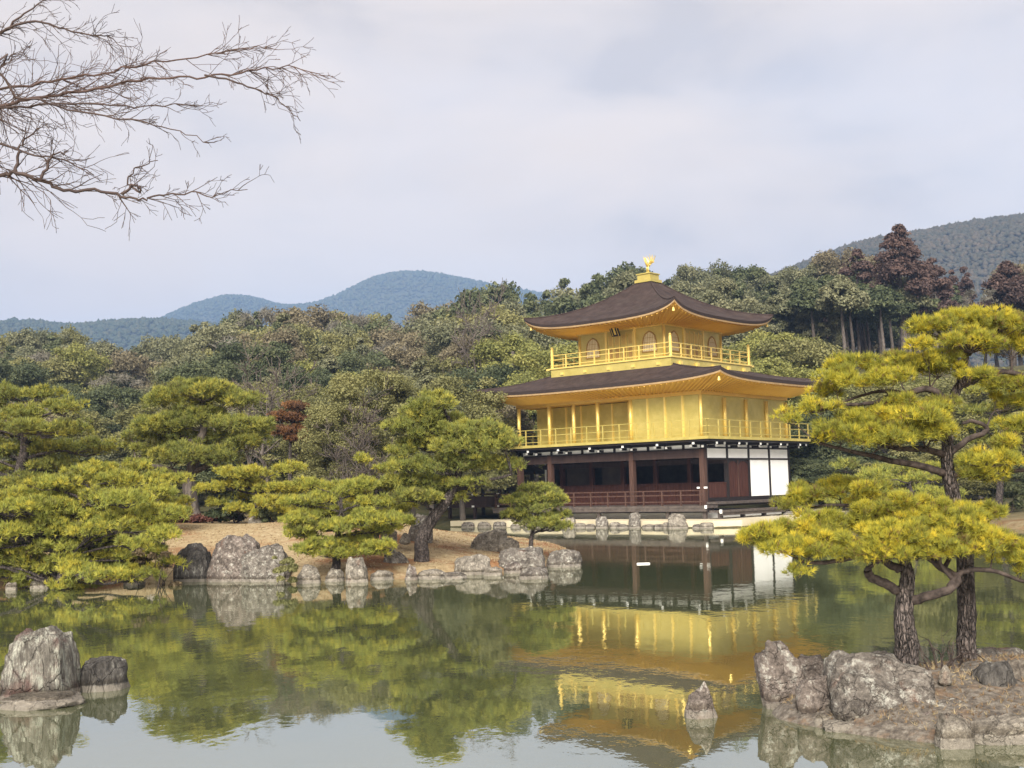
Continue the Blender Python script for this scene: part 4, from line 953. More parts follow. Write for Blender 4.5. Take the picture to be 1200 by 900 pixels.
padsB = [(922, 491, 30, 15, -.3), (962, 478, 48, 24, -.3), (966, 462, 36, 24, .1), (980, 446, 60, 40, -.1), (1003, 432, 76, 46, .1), (1040, 448, 70, 36, -.2), (1055, 430, 84, 40, .2), (1100, 428, 96, 46, 0), (1140, 440, 56, 34, -.1),
         (985, 508, 60, 34, -.3), (1018, 492, 84, 46, -.2), (1068, 486, 96, 56, -.3), (1040, 514, 90, 28, -.35), (1102, 478, 56, 40, -.1), (1098, 508, 60, 26, -.3), (960, 505, 44, 20, -.3),
         (1160, 540, 92, 26, -.2), (1186, 522, 60, 30, 0), (1200, 500, 70, 40, .1), (1215, 540, 50, 30, 0),
         (1092, 386, 66, 36, 0), (1128, 374, 70, 34, .1), (1168, 380, 84, 40, 0), (1080, 406, 42, 26, -.2), (1140, 402, 90, 34, -.2), (1185, 408, 70, 36, .1), (1210, 392, 60, 50, .2),
         (1180, 470, 60, 40, .3), (945, 582, 66, 32, .2), (985, 574, 70, 32, .3), (1015, 587, 56, 28, .3), (922, 592, 44, 20, .1), (1150, 556, 80, 22, -.1), (1085, 500, 70, 34, -.3), (1030, 505, 70, 30, -.3), (1185, 452, 66, 22, .2)]
limbsB = [([(1110, 556, 0), (1085, 548, -.1), (1050, 541, -.15), (1020, 534, -.2), (985, 526, -.2), (955, 517, -.25)], 0.0390, 0.0120), ([(1109, 534, 0), (1085, 527, -.1), (1052, 526, -.15), (1020, 515, -.2)], 0.0351, 0.0160), ([(1112, 534, 0), (1132, 516, 0), (1152, 508, 0), (1156, 500, 0), (1140, 494, -.05), (1128, 496, -.1)], 0.0312, 0.0144),
          ([(1114, 474, 0), (1090, 456, 0), (1062, 461, -.05), (1038, 466, -.1), (1024, 472, -.12), (985, 475, -.2), (950, 484, -.25)], 0.0351, 0.0120), ([(1062, 461, -.05), (1040, 458, 0), (1015, 462, 0), (985, 472, -.1)], 0.0195, 0.0096), ([(1122, 455, 0), (1155, 437, 0), (1185, 436, .05), (1215, 446, .1)], 0.0312, 0.0200), ([(1112, 560, 0), (1140, 553, -.1), (1170, 554, -.1), (1215, 548, -.1)], 0.0273, 0.0160),
          ([(1128, 640, 0), (1090, 608, .1), (1040, 598, .2), (985, 592, .25), (940, 596, .15)], 0.0312, 0.0112)]
pine('tall slender pine with many yellow green pads behind the thick trunk on the island', [(1133, 784), (1133, 720), (1130, 650), (1120, 596), (1112, 556), (1110, 528), (1113, 474), (1127, 448), (1131, 420), (1136, 395)], .088, padsB, 10.75, NEEDLE_Y, 302,
     dens=62, nl=.057, nw=.0025, k=13, limbs_px=limbsB, split=True, base=.48, var=.2, clump=.09, nside=12, root_flare=1.15)

# dead twigs at the foot of the trunks
rngt = np.random.default_rng(5); mb = MB()
def twig_rec(mb, p, d, ln, r, depth, rng, curl=.35, lift=0.0, nb=2, nside=4, rmin=.0016):
    pts = [Vector(p)]; d = Vector(d).normalized(); n = 4
    for i in range(n):
        d = (d + Vector(rng.normal(size=3)) * curl * .35 + Vector((0, 0, lift * .25))).normalized(); pts.append(pts[-1] + d * ln / n)
    mb.tube(pts, [max(rmin, r * (1 - .6 * i / n)) for i in range(n + 1)], nside, False)
    if depth:
        for q in range(nb):
            i = rng.integers(1, n + 1); dd = (pts[i] - pts[i - 1]).normalized()
            ax = Vector(rng.normal(size=3)); dd = (dd + (ax - dd * ax.dot(dd)).normalized() * rng.uniform(.5, 1.0)).normalized()
            twig_rec(mb, pts[i], dd, ln * rng.uniform(.45, .75), max(rmin, r * .55), depth - 1, rng, curl, lift, nb, nside, rmin)
for k in range(9):
    p = at(1088 + k * 5, 776, 10.35 + .1 * (k % 3)); twig_rec(mb, (p.x, p.y, isl_z(p.x, p.y)), (rngt.normal() * .6, rngt.normal() * .3, .8), .26, .010, 2, rngt, .9)
tag(mb.build('dead_shrub', BARK_D), 'leafless twisted little shrub between the two island pine trunks', 'shrub')

# pines on the left bank and peninsula
def rows(spec, seed, jit=6):
    """spec [(py, x0, x1, wpx, hpx)] -> overlapping pads along rows"""
    r = np.random.default_rng(seed); o = []
    for py, x0, x1, w_, h_ in spec:
        n = max(1, int(round((x1 - x0) / (w_ * .62))))
        for i in range(n + 1):
            o.append((x0 + (x1 - x0) * i / n + r.normal() * jit * .6, py + r.normal() * jit * .6, w_ * r.uniform(.8, 1.2), h_ * r.uniform(.8, 1.2), r.normal() * w_ * .012))
    return o
pine('large pine with a thick pale trunk and flat layered crown on the bank', [(229, 613), (222, 575), (224, 553), (234, 520), (240, 490), (236, 468)], .27,
     [(205, 468, 86, 44), (262, 466, 96, 40), (238, 460, 80, 30), (185, 500, 78, 34), (282, 498, 86, 36), (236, 492, 90, 40), (172, 524, 66, 28), (205, 534, 90, 28), (245, 536, 84, 26), (290, 518, 66, 30), (160, 512, 40, 20), (305, 508, 30, 20), (255, 515, 80, 32), (200, 512, 70, 30), (225, 452, 60, 20), (280, 470, 60, 30)],
     40, NEEDLE_G, 310, dens=26, nl=0.156, nw=0.0131, k=9, base=.5, limbs_px=[([(224, 556, 0), (200, 550, 0), (175, 545, -.4), (160, 540, -.5)], .11, .05), ([(225, 553, 0), (250, 545, -.3), (275, 548, -.4), (292, 546, -.4)], .11, .04), ([(233, 522, 0), (210, 510, 0), (190, 508, 0)], .09, .04), ([(238, 500, 0), (262, 492, 0), (285, 485, 0)], .08, .04)], bark=BARK_P)
pine('broad low pine with light green pads hanging over the water at the left edge', [(70, 690), (78, 660), (70, 625), (95, 600), (105, 575)], .17,
     rows([(562, 60, 130, 60, 26), (582, -40, 185, 64, 28), (604, -60, 190, 60, 26), (626, -60, 190, 60, 26), (646, -50, 170, 58, 24), (664, -40, 160, 56, 22), (676, 60, 160, 56, 20), (652, 130, 200, 44, 18), (690, 40, 110, 50, 16), (640, -60, 165, 62, 24), (656, -60, 150, 60, 24), (672, -60, 60, 60, 22), (616, -60, 180, 60, 26), (594, -50, 180, 60, 24)], 21), 27.3, NEEDLE_L, 311, dens=20, nl=0.117, nw=0.0103, k=9, base=.55)
pine('tall dense pine rising behind the low pine at the left edge', [(20, 620), (22, 560), (30, 510), (22, 470)], .22,
     rows([(458, -40, 50, 60, 30), (480, -60, 70, 66, 30), (502, -70, 85, 66, 30), (524, -70, 100, 66, 30), (548, -70, 60, 60, 28), (568, -60, 40, 60, 26)], 22), 36, NEEDLE_G, 312, dens=22, nl=0.140, nw=0.0123, k=9, base=.5)
pine('small yellow green pine between the left edge pines and the large pine', [(150, 625), (150, 590), (155, 560)], .12,
     rows([(548, 110, 160, 50, 22), (566, 105, 190, 54, 24), (588, 150, 205, 50, 24), (606, 165, 205, 44, 20)], 23), 35, NEEDLE_L, 313, dens=22, nl=0.125, nw=0.0115, k=9, base=.58)
pine('yellow topped pine right of the thick pale trunk', [(305, 618), (300, 590), (298, 565)], .12,
     rows([(553, 262, 335, 46, 18), (570, 255, 345, 48, 20), (588, 262, 340, 46, 20), (602, 285, 335, 40, 16)], 24), 38.5, NEEDLE_L, 314, dens=24, nl=0.133, nw=0.0123, k=9, base=.72)
pine('bushy pine with dense low pads at the water behind the square stone', [(394, 660), (396, 630), (400, 600), (398, 580)], .10,
     rows([(568, 360, 425, 44, 18), (584, 345, 440, 46, 20), (602, 350, 450, 46, 20), (620, 352, 455, 46, 20), (636, 352, 448, 46, 18), (648, 362, 436, 44, 14), (612, 350, 452, 46, 18)], 25), 27.6, NEEDLE_L, 315, dens=30, nl=0.101, nw=0.0090, k=9, base=.5)
pine('young upright pine between the bushy pine and the leaning pine', [(440, 635), (442, 600), (440, 565)], .09,
     rows([(552, 430, 452, 30, 24), (570, 420, 468, 38, 24), (590, 418, 474, 40, 22), (608, 430, 470, 38, 18)], 26), 30.5, NEEDLE_L, 316, dens=26, nl=0.109, nw=0.0090, k=9, base=.55)
pine('large pine with a thick leaning trunk left of the pavilion', [(494, 634), (504, 612), (522, 588), (533, 570), (538, 545), (533, 515), (525, 488)], .165,
     [(505, 474, 64, 24), (512, 478, 46, 20), (490, 486, 60, 28), (515, 493, 76, 28), (552, 500, 44, 20), (515, 582, 90, 24), (548, 566, 60, 22), (480, 500, 66, 28), (515, 505, 90, 34), (555, 506, 84, 28), (588, 510, 36, 18), (500, 522, 70, 26), (550, 524, 90, 26), (590, 520, 50, 24), (480, 545, 66, 28), (520, 548, 80, 28), (565, 545, 76, 30), (598, 545, 40, 24), (465, 565, 50, 24), (500, 568, 80, 28), (490, 582, 70, 20), (540, 535, 70, 24), (470, 530, 40, 20), (510, 464, 40, 12)],
     29.3, NEEDLE_G, 317, dens=27, nl=0.117, nw=0.0103, k=9, base=.5, limbs_px=[([(534, 572, 0), (556, 566, 0), (575, 562, -.2), (600, 556, -.3)], .07, .03), ([(536, 560, 0), (510, 572, 0), (485, 575, 0)], .07, .03)])
pine('small rounded pine at the end of the peninsula in front of the veranda', [(622, 652), (623, 630), (628, 605), (634, 585)], .07,
     [(632, 574, 50, 24), (612, 588, 48, 26), (648, 584, 40, 26), (630, 594, 60, 28), (655, 604, 34, 22), (605, 604, 36, 22), (640, 614, 60, 24), (618, 612, 40, 20), (655, 618, 30, 14)], 30.4, NEEDLE_G, 318, dens=30, nl=0.094, nw=0.0082, k=9, base=.42)
pine('rusty red layered tree behind the yellow topped pine', [(340, 575), (340, 530), (342, 490)], .12, [(345, 478, 40, 14, 0), (335, 488, 42, 12, 0), (350, 492, 34, 12, 0), (338, 506, 50, 14, 0), (350, 514, 36, 12, 0)], 56, RUST_LEAF, 319, dens=30, nl=0.156, nw=0.0246, k=7, base=.6, cat='tree', name='red_leaved_tree')
# garden pines beyond the pond on the right
GP = [((1010, 560), (985, 1040), 540, 595, 50, .5, 'clipped pine behind the island pines, nearest the pavilion'), ((1070, 590), (1020, 1110), 555, 600, 49, .5, 'wide clipped pine straight behind the thick island trunk'),
      ((1170, 590), (1150, 1230), 455, 530, 52, .55, 'tall clipped garden pine at the right edge beyond the pond'), ((1085, 560), (1050, 1130), 535, 570, 58, .5, 'flat topped garden pine behind the slender island pine'),
      ((1245, 590), (1215, 1300), 470, 570, 50, .5, 'garden pine just outside the right edge')]
for i, (b_, (x0, x1), y0, y1, Dg, bs, lb) in enumerate(GP[:4]):
    pine(lb, [(b_[0], 612), (b_[0] + 3, (y0 + y1) / 2 + 20), (b_[0] - 4, y0 + 12)], .18, rows([(y0 + 8 + k * 18, x0 + (8 if k == 0 else 0), x1 - (8 if k == 0 else 0), 44, 18) for k in range(max(1, int((y1 - y0) / 18)))], 60 + i), Dg, NEEDLE_L if i % 2 else NEEDLE_G, 330 + i, dens=22, nl=.2, nw=.02, k=8, base=bs)

# ------------------------------------------------------------------ leafy crowns for the wood
def crown_np(seed, H, Rw, nl, leaf, bottom=.25, nlobe=16, shape='round', aspect=.55):
    """leaf-sized quads around lumpy lobes filling a crown of height H, radius Rw, its foot at z=0"""
    r = np.random.default_rng(seed); lob = []
    for k in range(nlobe):
        t = r.uniform(0, 1)
        if shape == 'cone':
            z = bottom + (1 - bottom) * t ** .9; R_ = Rw * (1.02 - t) ** .8 * r.uniform(.5, 1); lr = Rw * (.16 + .2 * (1 - t)) * r.uniform(.7, 1.2)
        elif shape == 'flat':
            z = bottom + (1 - bottom) * t; R_ = Rw * math.sqrt(max(.05, 1 - (2 * t - .9) ** 2)) * r.uniform(.3, 1); lr = Rw * r.uniform(.15, .28)
        else:
            z = bottom + (1 - bottom) * (.12 + .80 * t); R_ = Rw * math.sqrt(max(.03, 1 - ((z - bottom) / (1 - bottom) * 1.7 - .75) ** 2)) * r.uniform(.35, .85); lr = Rw * r.uniform(.11, .27)
        a = r.uniform(0, 6.283); lob.append((R_ * math.cos(a), R_ * math.sin(a), z * H, lr, r.uniform(.25, .75)))
    lob = np.array(lob); zt = (lob[:, 2] + lob[:, 3] * .8).max(); lob[:, 2] *= H / zt
    wt = lob[:, 3] ** 2; wt = wt / wt.sum(); i = r.choice(nlobe, nl, p=wt)
    d = r.normal(size=(nl, 3)); d[:, 2] = np.where(d[:, 2] < -.3, -d[:, 2], d[:, 2]); d /= np.linalg.norm(d, axis=1, keepdims=True)
    bump = 1 + .22 * np.sin(d[:, 0] * 7 + i) * np.sin(d[:, 1] * 6 + 2 * i) * np.sin(d[:, 2] * 8 + i)
    P = lob[i, :3] + d * lob[i, 3:4] * (r.uniform(.1, 1.12 if shape != 'flat' else 1.6, nl) ** .5 * bump)[:, None] * np.array([1, 1, .85 if shape != 'flat' else .95])
    n = d * .6 + r.normal(size=(nl, 3)) * .6 + np.array([0, 0, .3]); n /= np.linalg.norm(n, axis=1, keepdims=True)
    s = np.cross(n, r.normal(size=(nl, 3))); s /= np.linalg.norm(s, axis=1, keepdims=True); t = np.cross(n, s)
    sz = (leaf * r.uniform(.55, 1.25, nl))[:, None]
    V = np.stack([P - s * sz, P - t * sz * aspect, P + s * sz, P + t * sz * aspect], 1).reshape(-1, 3)
    tint = np.repeat(np.clip(lob[i, 4] + r.normal(size=nl) * .14, 0, 1), 4)
    return V, np.arange(nl * 4).reshape(-1, 4), tint

def trunk_mb(H, r0, seed, nb=8, bare=False, top=.74, crown0=.35, rng=None):
    rng = np.random.default_rng(seed); mb = MB()
    pts = [Vector((rng.normal() * .012 * H * (i > 0), rng.normal() * .012 * H * (i > 0), H * top * i / 6)) for i in range(7)]; pts[0].z = -.5
    P, Q = smooth_path(pts, [r0 * (1.15 - .95 * i / 6) for i in range(7)], 2); mb.tube(P, Q, 7)
    for k in range(nb):
        i = rng.integers(int(len(P) * crown0), len(P)); a = rng.uniform(0, 6.283); ln = H * (rng.uniform(.16, .32) if bare else rng.uniform(.10, .2))
        d = Vector((math.cos(a), math.sin(a), rng.uniform(.3, 1.0)))
        if bare: twig_rec(mb, P[i], d, ln, Q[i] * .6, 3, rng, .5, .35, 3, 4, .022)
        else: mb.tube([P[i], P[i] + d * ln * .5 + Vector((0, 0, .04 * H)), P[i] + d * ln], [Q[i] * .55, Q[i] * .4, Q[i] * .12], 5)
    return mb

def proto_mesh(V, F, t, name='crown'):
    return np_mesh(name, V, F, t)
L_OLIVE = leafmat('leaves_olive', [(0, (.115, .115, .048)), (.5, (.205, .20, .082)), (1, (.31, .29, .12))], .35, .25, .25, .18)
L_DARK = leafmat('leaves_dark_green', [(0, (.055, .07, .038)), (.5, (.105, .122, .06)), (1, (.175, .185, .09))], .3, .25, .25, .15)
L_BROWN = leafmat('leaves_grey_brown', [(0, (.12, .10, .062)), (.5, (.205, .175, .108)), (1, (.30, .255, .155))], .3, .25, .25, .15)
L_LIME = leafmat('leaves_yellow_green', [(0, (.13, .145, .05)), (.5, (.235, .24, .075)), (1, (.36, .34, .105))], .35, .25, .25, .12)
L_GREY = leafmat('leaves_grey_green', [(0, (.10, .108, .062)), (.5, (.175, .178, .10)), (1, (.265, .255, .145))], .3, .25, .25, .15)
L_TWIG = leafmat('fine_bare_twigs', [(0, (.11, .10, .075)), (.5, (.175, .16, .125)), (1, (.25, .23, .19))], .1, .25, .25, .12)
L_RUST = leafmat('leaves_red_brown', [(0, (.062, .043, .038)), (.5, (.115, .075, .064)), (1, (.175, .115, .095))], .25, .25, .25, .15)
PROTO = {}
def make_proto(kind, n, **kw):
    PROTO[kind] = []
    for q in range(n):
        V, F, t = crown_np(500 + 31 * q + sum(map(ord, kind)), 10, **kw)
        PROTO[kind].append((proto_mesh(V, F, t), trunk_mb(10, kw.get('tr', .22) if False else .22, 40 + q)))
make_proto('round', 5, Rw=4.2, nl=34000, leaf=.105, bottom=.12, nlobe=110)
make_proto('cone', 3, Rw=1.75, nl=20000, leaf=.11, bottom=.30, nlobe=60, shape='cone')
make_proto('twig', 3, Rw=3.8, nl=9000, leaf=.42, bottom=.15, nlobe=50, aspect=.06)
make_proto('pine', 4, Rw=2.7, nl=13000, leaf=.115, bottom=.40, nlobe=36, shape='flat')
TR_ME = {}
for kd in PROTO:
    for q, (cm, tb) in enumerate(PROTO[kd]):
        me = bpy.data.meshes.new('trunk'); me.from_pydata(tb.v, [], tb.f); me.update(); me.materials.append(BARK_F); me.polygons.foreach_set('use_smooth', np.ones(len(me.polygons), bool)); TR_ME[(kd, q)] = me
        cm.materials.append(L_OLIVE)
BARE_ME = []
for q in range(3):
    tb = trunk_mb(10, .16, 900 + q, nb=20, bare=True, top=.9, crown0=.3); me = bpy.data.meshes.new('trunk'); me.from_pydata(tb.v, [], tb.f); me.update(); me.materials.append(BARK_P); BARE_ME.append(me)

def wood_tree(kind, x, y, H, width, mat, label, cat, group, name, rng, tmat=None, unique=False):
    z = gz(x, y); root = empty(name, (x, y, z), label, cat, group, rz=rng.uniform(0, 6.28), size=.6)
    s = H / 10
    if kind == 'bare':
        o = bpy.data.objects.new('trunk', BARE_ME[rng.integers(len(BARE_ME))]); C.objects.link(o); o.parent = root; o.scale = (s * width, s * width, s); return root
    q = int(rng.integers(len(PROTO[kind])))
    o = bpy.data.objects.new('crown', PROTO[kind][q][0]); C.objects.link(o); o.parent = root; o.scale = (s * width, s * width, s)
    o.material_slots[0].link = 'OBJECT'; o.material_slots[0].material = mat
    t = bpy.data.objects.new('trunk', TR_ME[(kind, q)]); C.objects.link(t); t.parent = root; t.scale = (s * .9, s * .9, s)
    if tmat: t.material_slots[0].link = 'OBJECT'; t.material_slots[0].material = tmat
    return root

SKY = np.array([(-150, 392), (-40, 396), (0, 394), (40, 385), (85, 382), (115, 398), (150, 402), (200, 398), (232, 374), (262, 368), (290, 364), (328, 352), (360, 360), (393, 366), (425, 356), (442, 372), (470, 362), (493, 366), (521, 356), (550, 340), (583, 338), (606, 344), (629, 329), (650, 337), (685, 316),
                (712, 324), (735, 304), (770, 318), (792, 332), (815, 308), (850, 312), (865, 308), (900, 314), (942, 308), (970, 314), (990, 292), (1020, 300), (1050, 300), (1080, 306), (1110, 306), (1150, 316), (1190, 302), (1230, 300), (1350, 310)])
def sky_y(x): return float(np.interp(x, SKY[:, 0], SKY[:, 1]))
def place(x):
    if x < 215: return 'below the low left hills'
    if x < 400: return 'below the blue mountain shoulder'
    if x < 545: return 'below the blue mountain summit'
    if x < 660: return 'just left of the pavilion roofs'
    if x < 800: return 'behind the upper pavilion roof'
    if x < 960: return 'right of the pavilion roofs'
    return 'behind the island pines'
MATS = {'olive': (L_OLIVE, 'olive green', 'round'), 'dark': (L_DARK, 'dark green', 'round'), 'brown': (L_BROWN, 'grey brown', 'round'), 'lime': (L_LIME, 'yellow green', 'round'), 'grey': (L_GREY, 'grey green', 'round'),
        'rust': (L_RUST, 'reddish brown', 'cone'), 'pine': (L_GREY, 'grey green', 'pine'), 'dpine': (L_DARK, 'dark green', 'pine'), 'cedar': (L_DARK, 'dark green', 'cone'), 'gcedar': (L_GREY, 'grey green', 'cone'), 'bare': (None, 'leafless', 'bare'), 'twig': (L_TWIG, 'grey leafless', 'twig')}
rw = np.random.default_rng(2024)
def wood_row(D, dD, x0, x1, step, dtop, jtop, choices, wr=(.8, 1.1), row=''):
    x = x0
    while x < x1:
        px = x + rw.normal() * step * .2; Dd = D + rw.uniform(-dD, dD)
        top = sky_y(px) + dtop + rw.normal() * jtop
        ch = choices(px); kd = ch[rw.integers(len(ch))]; mat, col, shp = MATS[kd]
        p = at(px, top, Dd); z0 = gz(p.x, Dd); H = p.z - z0
        u, v = W2P(p.x, Dd)
        if H > 2.2 and not (-4 < u < 19 and -5 < v < 13.5):
            wd = rw.uniform(*wr) * (1.0 if H > 7 else min(1.7, 8 / H))
            kname = {'round': 'broadleaf_tree', 'cone': 'cedar_tree', 'pine': 'wild_pine_tree', 'bare': 'bare_tree', 'twig': 'bare_tree'}[shp]
            kw = {'round': 'bushy tree', 'cone': 'cedar', 'pine': 'slim pine', 'bare': 'pale branched tree', 'twig': 'twiggy tree'}[shp]
            lb = f'{col} {kw} {row} {place(px)}'
            wood_tree(shp, p.x, Dd, H, wd, mat, lb, 'tree', f'{col} {kw}s {row} {place(px)}', kname, rw)
        x += step
def ch_back(x):
    if x < 545: return ['olive', 'dark', 'brown', 'pine', 'dpine', 'grey', 'pine', 'cedar', 'cedar', 'twig', 'gcedar', 'grey']
    if x < 800: return ['pine', 'cedar', 'pine', 'dpine', 'cedar', 'grey']
    if x < 965: return ['pine', 'grey', 'cedar', 'pine', 'dpine']
    return ['rust', 'rust', 'cedar', 'rust', 'brown', 'twig']
def ch_mid(x):
    if x < 620: return ['olive', 'olive', 'dark', 'brown', 'grey', 'lime', 'dark', 'olive', 'gcedar', 'cedar', 'grey', 'twig', 'lime']
    if x < 965: return ['grey', 'olive', 'grey', 'pine']
    return ['rust', 'cedar', 'brown', 'rust']
def ch_front(x):
    if x < 620: return ['olive', 'olive', 'dark', 'lime', 'grey', 'olive', 'gcedar', 'grey', 'brown', 'dark', 'twig']
    return ['lime', 'olive', 'grey']
wood_row(150, 8, -140, 1320, 20, 5, 4.5, ch_back, (.7, 1.0), 'in the topmost row')
wood_row(132, 8, -120, 1300, 26, 18, 6, ch_back, (.8, 1.1), 'in the second row')
wood_row(116, 6, -110, 640, 30, 30, 9, ch_mid, (.8, 1.15), 'in the middle row')
wood_row(116, 6, 850, 960, 26, 34, 8, ch_mid, (.8, 1.1), 'in the middle row')
wood_row(100, 6, -100, 640, 33, 50, 10, ch_mid, (.85, 1.2), 'in the lower row')
wood_row(86, 5, -90, 600, 37, 72, 12, ch_front, (.9, 1.25), 'above the garden')
wood_row(74, 5, -80, 520, 42, 96, 12, ch_front, (.95, 1.3), 'at the edge of the garden')
wood_row(62, 4, -80, 440, 48, 132, 14, ch_front, (1.0, 1.4), 'behind the bank pines')
# light trees between the pavilion and the tall cedars, garden trees on the right
for i, (px, top, Dd, kd, wd) in enumerate([(872, 402, 88, 'lime', 1.2), (905, 388, 92, 'lime', 1.2), (938, 396, 86, 'olive', 1.1), (965, 410, 90, 'grey', 1.0), (890, 420, 80, 'lime', 1.2), (930, 430, 78, 'lime', 1.2), (648, 400, 84, 'lime', 1.0), (624, 436, 80, 'lime', 1.0), (1000, 440, 82, 'olive', 1.1), (1040, 450, 78, 'olive', 1.2), (985, 470, 72, 'dark', 1.2), (1090, 440, 80, 'lime', 1.1),
                                            (1140, 436, 76, 'olive', 1.2), (1185, 430, 78, 'olive', 1.2), (1230, 430, 76, 'olive', 1.2), (945, 500, 72, 'dark', 1.3), (930, 535, 68, 'dark', 1.2), (985, 535, 66, 'dark', 1.3), (1040, 540, 64, 'olive', 1.3), (1120, 520, 62, 'olive', 1.4), (1190, 540, 60, 'dark', 1.3)]):
    mat, col, shp = MATS[kd]; p = at(px, top, Dd); H = max(2.0, p.z - gz(p.x, Dd))
    where = 'beside the eaves left of the upper roof' if px < 700 else ('just right of the lower roof' if px < 970 else 'in the garden behind the island pines')
    wood_tree(shp, p.x, Dd, H, wd * min(1.6, max(1, 7 / H)), mat, f'{col} bushy tree {where}', 'tree', f'{col} bushy trees {where}', 'broadleaf_tree', rw)
# tall reddish cedar and the straight trunks of the plantation
def tall_cedar(label, px, base_px, top_px, Dd, mat, wd, tr, group=None, bot=.50):
    p = at(px, top_px, Dd); z0 = gz(p.x, Dd); H = p.z - z0; root = empty('cedar_tree', (p.x, Dd, z0), label, 'tree', group)
    V, F, t = crown_np(int(px), H, wd, 15000, .17, bot, 48, 'cone'); link('crown', np_mesh('crown', V, F, t), mat, root)
    mb = MB(); mb.tube([(0, 0, -.5), (.1, 0, H * .3), (0, .1, H * .6), (0, 0, H * .96)], [tr * 1.1, tr * .9, tr * .6, .05], 8); mb.build('trunk', BARK_P, root, True)
tall_cedar('tallest reddish brown cedar with a bare pale trunk above the island pines', 1051, 425, 263, 118, L_RUST, 3.3, .42)
tall_cedar('dark red brown cedar touching the left side of the tallest cedar', 1003, 425, 292, 122, L_RUST, 2.9, .3)
tall_cedar('broad red brown cedar close to the right of the tallest cedar', 1090, 425, 303, 120, L_RUST, 3.2, .3)
tall_cedar('red brown cedar at the right edge above the topmost island needles', 1180, 420, 306, 116, L_RUST, 3.4, .3)
for i, px in enumerate([918, 934, 947, 962, 970, 976, 982, 988, 996, 1002, 1008, 1016, 1024, 1032, 1040, 1062, 1072]):
    tall_cedar('dark cedar with a straight bare lower trunk in the plantation right of the pavilion', px + rw.normal() * 2, 425, 318 + rw.uniform(0, 26), 112 + rw.uniform(-6, 8), L_DARK if i % 3 else L_GREY, 2.4, .19, 'plantation cedars right of the pavilion', .68)
# pale bare tree and the pole
pb = at(556, 345, 92); zb = gz(pb.x, 92); tag_r = wood_tree('bare', pb.x, 92, (pb.z - zb) * .86, .6, None, 'tall pale leafless tree standing out above the wood left of the pavilion', 'tree', None, 'bare_tree', rw)
mb = MB(); p = at(601, 412, 88); z0 = gz(p.x, 88); mb.tube([(p.x, 88, z0 - .3), (p.x, 88, p.z)], [.16, .13], 8); mb.tube([(p.x, 88, p.z - .25), (p.x, 88, p.z + .02)], [.145, .10], 8)
tag(mb.build('wooden_pole', BARK_F), 'grey wooden pole rising from the wood left of the pavilion roofs', 'pole')

# ------------------------------------------------------------------ shrubs
def shrub(label, px, base_py, wpx, hpx, D, mat, seed, name='shrub', leaf=.05, nl=3500, stems=True):
    p = at(px, base_py, D); s = D / F_PX; z0 = gz(p.x, p.y); root = empty(name, (p.x, p.y, z0), label, 'shrub')
    H = max(.2, at(px, base_py - hpx, D).z - z0); V, F, t = crown_np(seed, H, wpx * s / 2, nl, leaf, .0, 18); link('foliage', np_mesh('foliage', V, F, t), mat, root)
    mb = MB(); r = np.random.default_rng(seed)
    for k in range(7): twig_rec(mb, (r.normal() * .05, r.normal() * .05, -.05), (r.normal() * .6, r.normal() * .6, 1), H * .7, .02, 1, r, .5)
    mb.build('stem', BARK_D, root)
SH_RED = leafmat('shrub_red', [(0, (.08, .035, .03)), (.5, (.15, .065, .05)), (1, (.22, .11, .075))], .2, 3, .2)
SH_DRY = leafmat('shrub_dry', [(0, (.10, .075, .045)), (.5, (.19, .145, .085)), (1, (.27, .21, .13))], .2, 3, .2)
shrub('low reddish shrub around the foot of the large pine trunk', 228, 628, 58, 20, 39.3, SH_RED, 401)
shrub('dark green spiky shrub at the water beside the lichened bank rocks', 330, 683, 46, 32, 26.4, L_OLIVE, 402, leaf=.035, nl=6000)
shrub('dry straw brown bush at the water left of the dark bank rock', 180, 686, 60, 46, 27.2, SH_DRY, 403)
shrub('rounded green shrub to the right of the large pine trunk', 276, 616, 66, 40, 39.5, L_DARK, 404, leaf=.08)
shrub('bright green shrub left of the large pine trunk', 190, 618, 50, 48, 38.5, L_LIME, 405, leaf=.08)
shrub('small dark shrub under the yellow topped pine', 318, 614, 34, 20, 38, L_DARK, 406, leaf=.06)
shrub('dark bush low at the right of the white plaster wall', 945, 590, 40, 40, 66, L_DARK, 407, leaf=.12)
shrub('dark green underbrush bush in the garden at the right edge', 1182, 592, 44, 26, 55, L_DARK, 408, leaf=.10)
for q, (px, y0, hp, lb) in enumerate([(402, 600, 68, 'grey leafless bush with many pale stems behind the bushy pine'), (312, 560, 110, 'pale leafless tree with crooked branches behind the rusty red tree'), (425, 575, 90, 'pale leafless tree beside the big olive tree left of the leaning pine')]):
    Dq = 50 if q != 1 else 58; p = at(px, y0 - hp, Dq); z0 = gz(p.x, Dq); wood_tree('bare', p.x, Dq, p.z - z0, 1.1, None, lb, 'tree', None, 'bare_tree', rw)
for q, (px, top, Dd, kd, wd, lb) in enumerate([(432, 432, 54, 'olive', 1.0, 'big olive green tree between the rusty red tree and the leaning pine'), (395, 470, 52, 'olive', 1.0, 'mid sized olive tree close behind the bushy pine'), (480, 450, 56, 'grey', 1.0, 'grey green tree close behind the leaning pine'), (540, 440, 66, 'olive', 1.1, 'olive tree behind the top of the leaning pine'), (590, 470, 72, 'brown', 1.0, 'brown tree seen under the lower eave left of the pavilion')]):
    mat, col, shp = MATS[kd]; p = at(px, top, Dd); wood_tree(shp, p.x, Dd, p.z - gz(p.x, Dd), wd, mat, lb, 'tree', None, 'broadleaf_tree', rw)

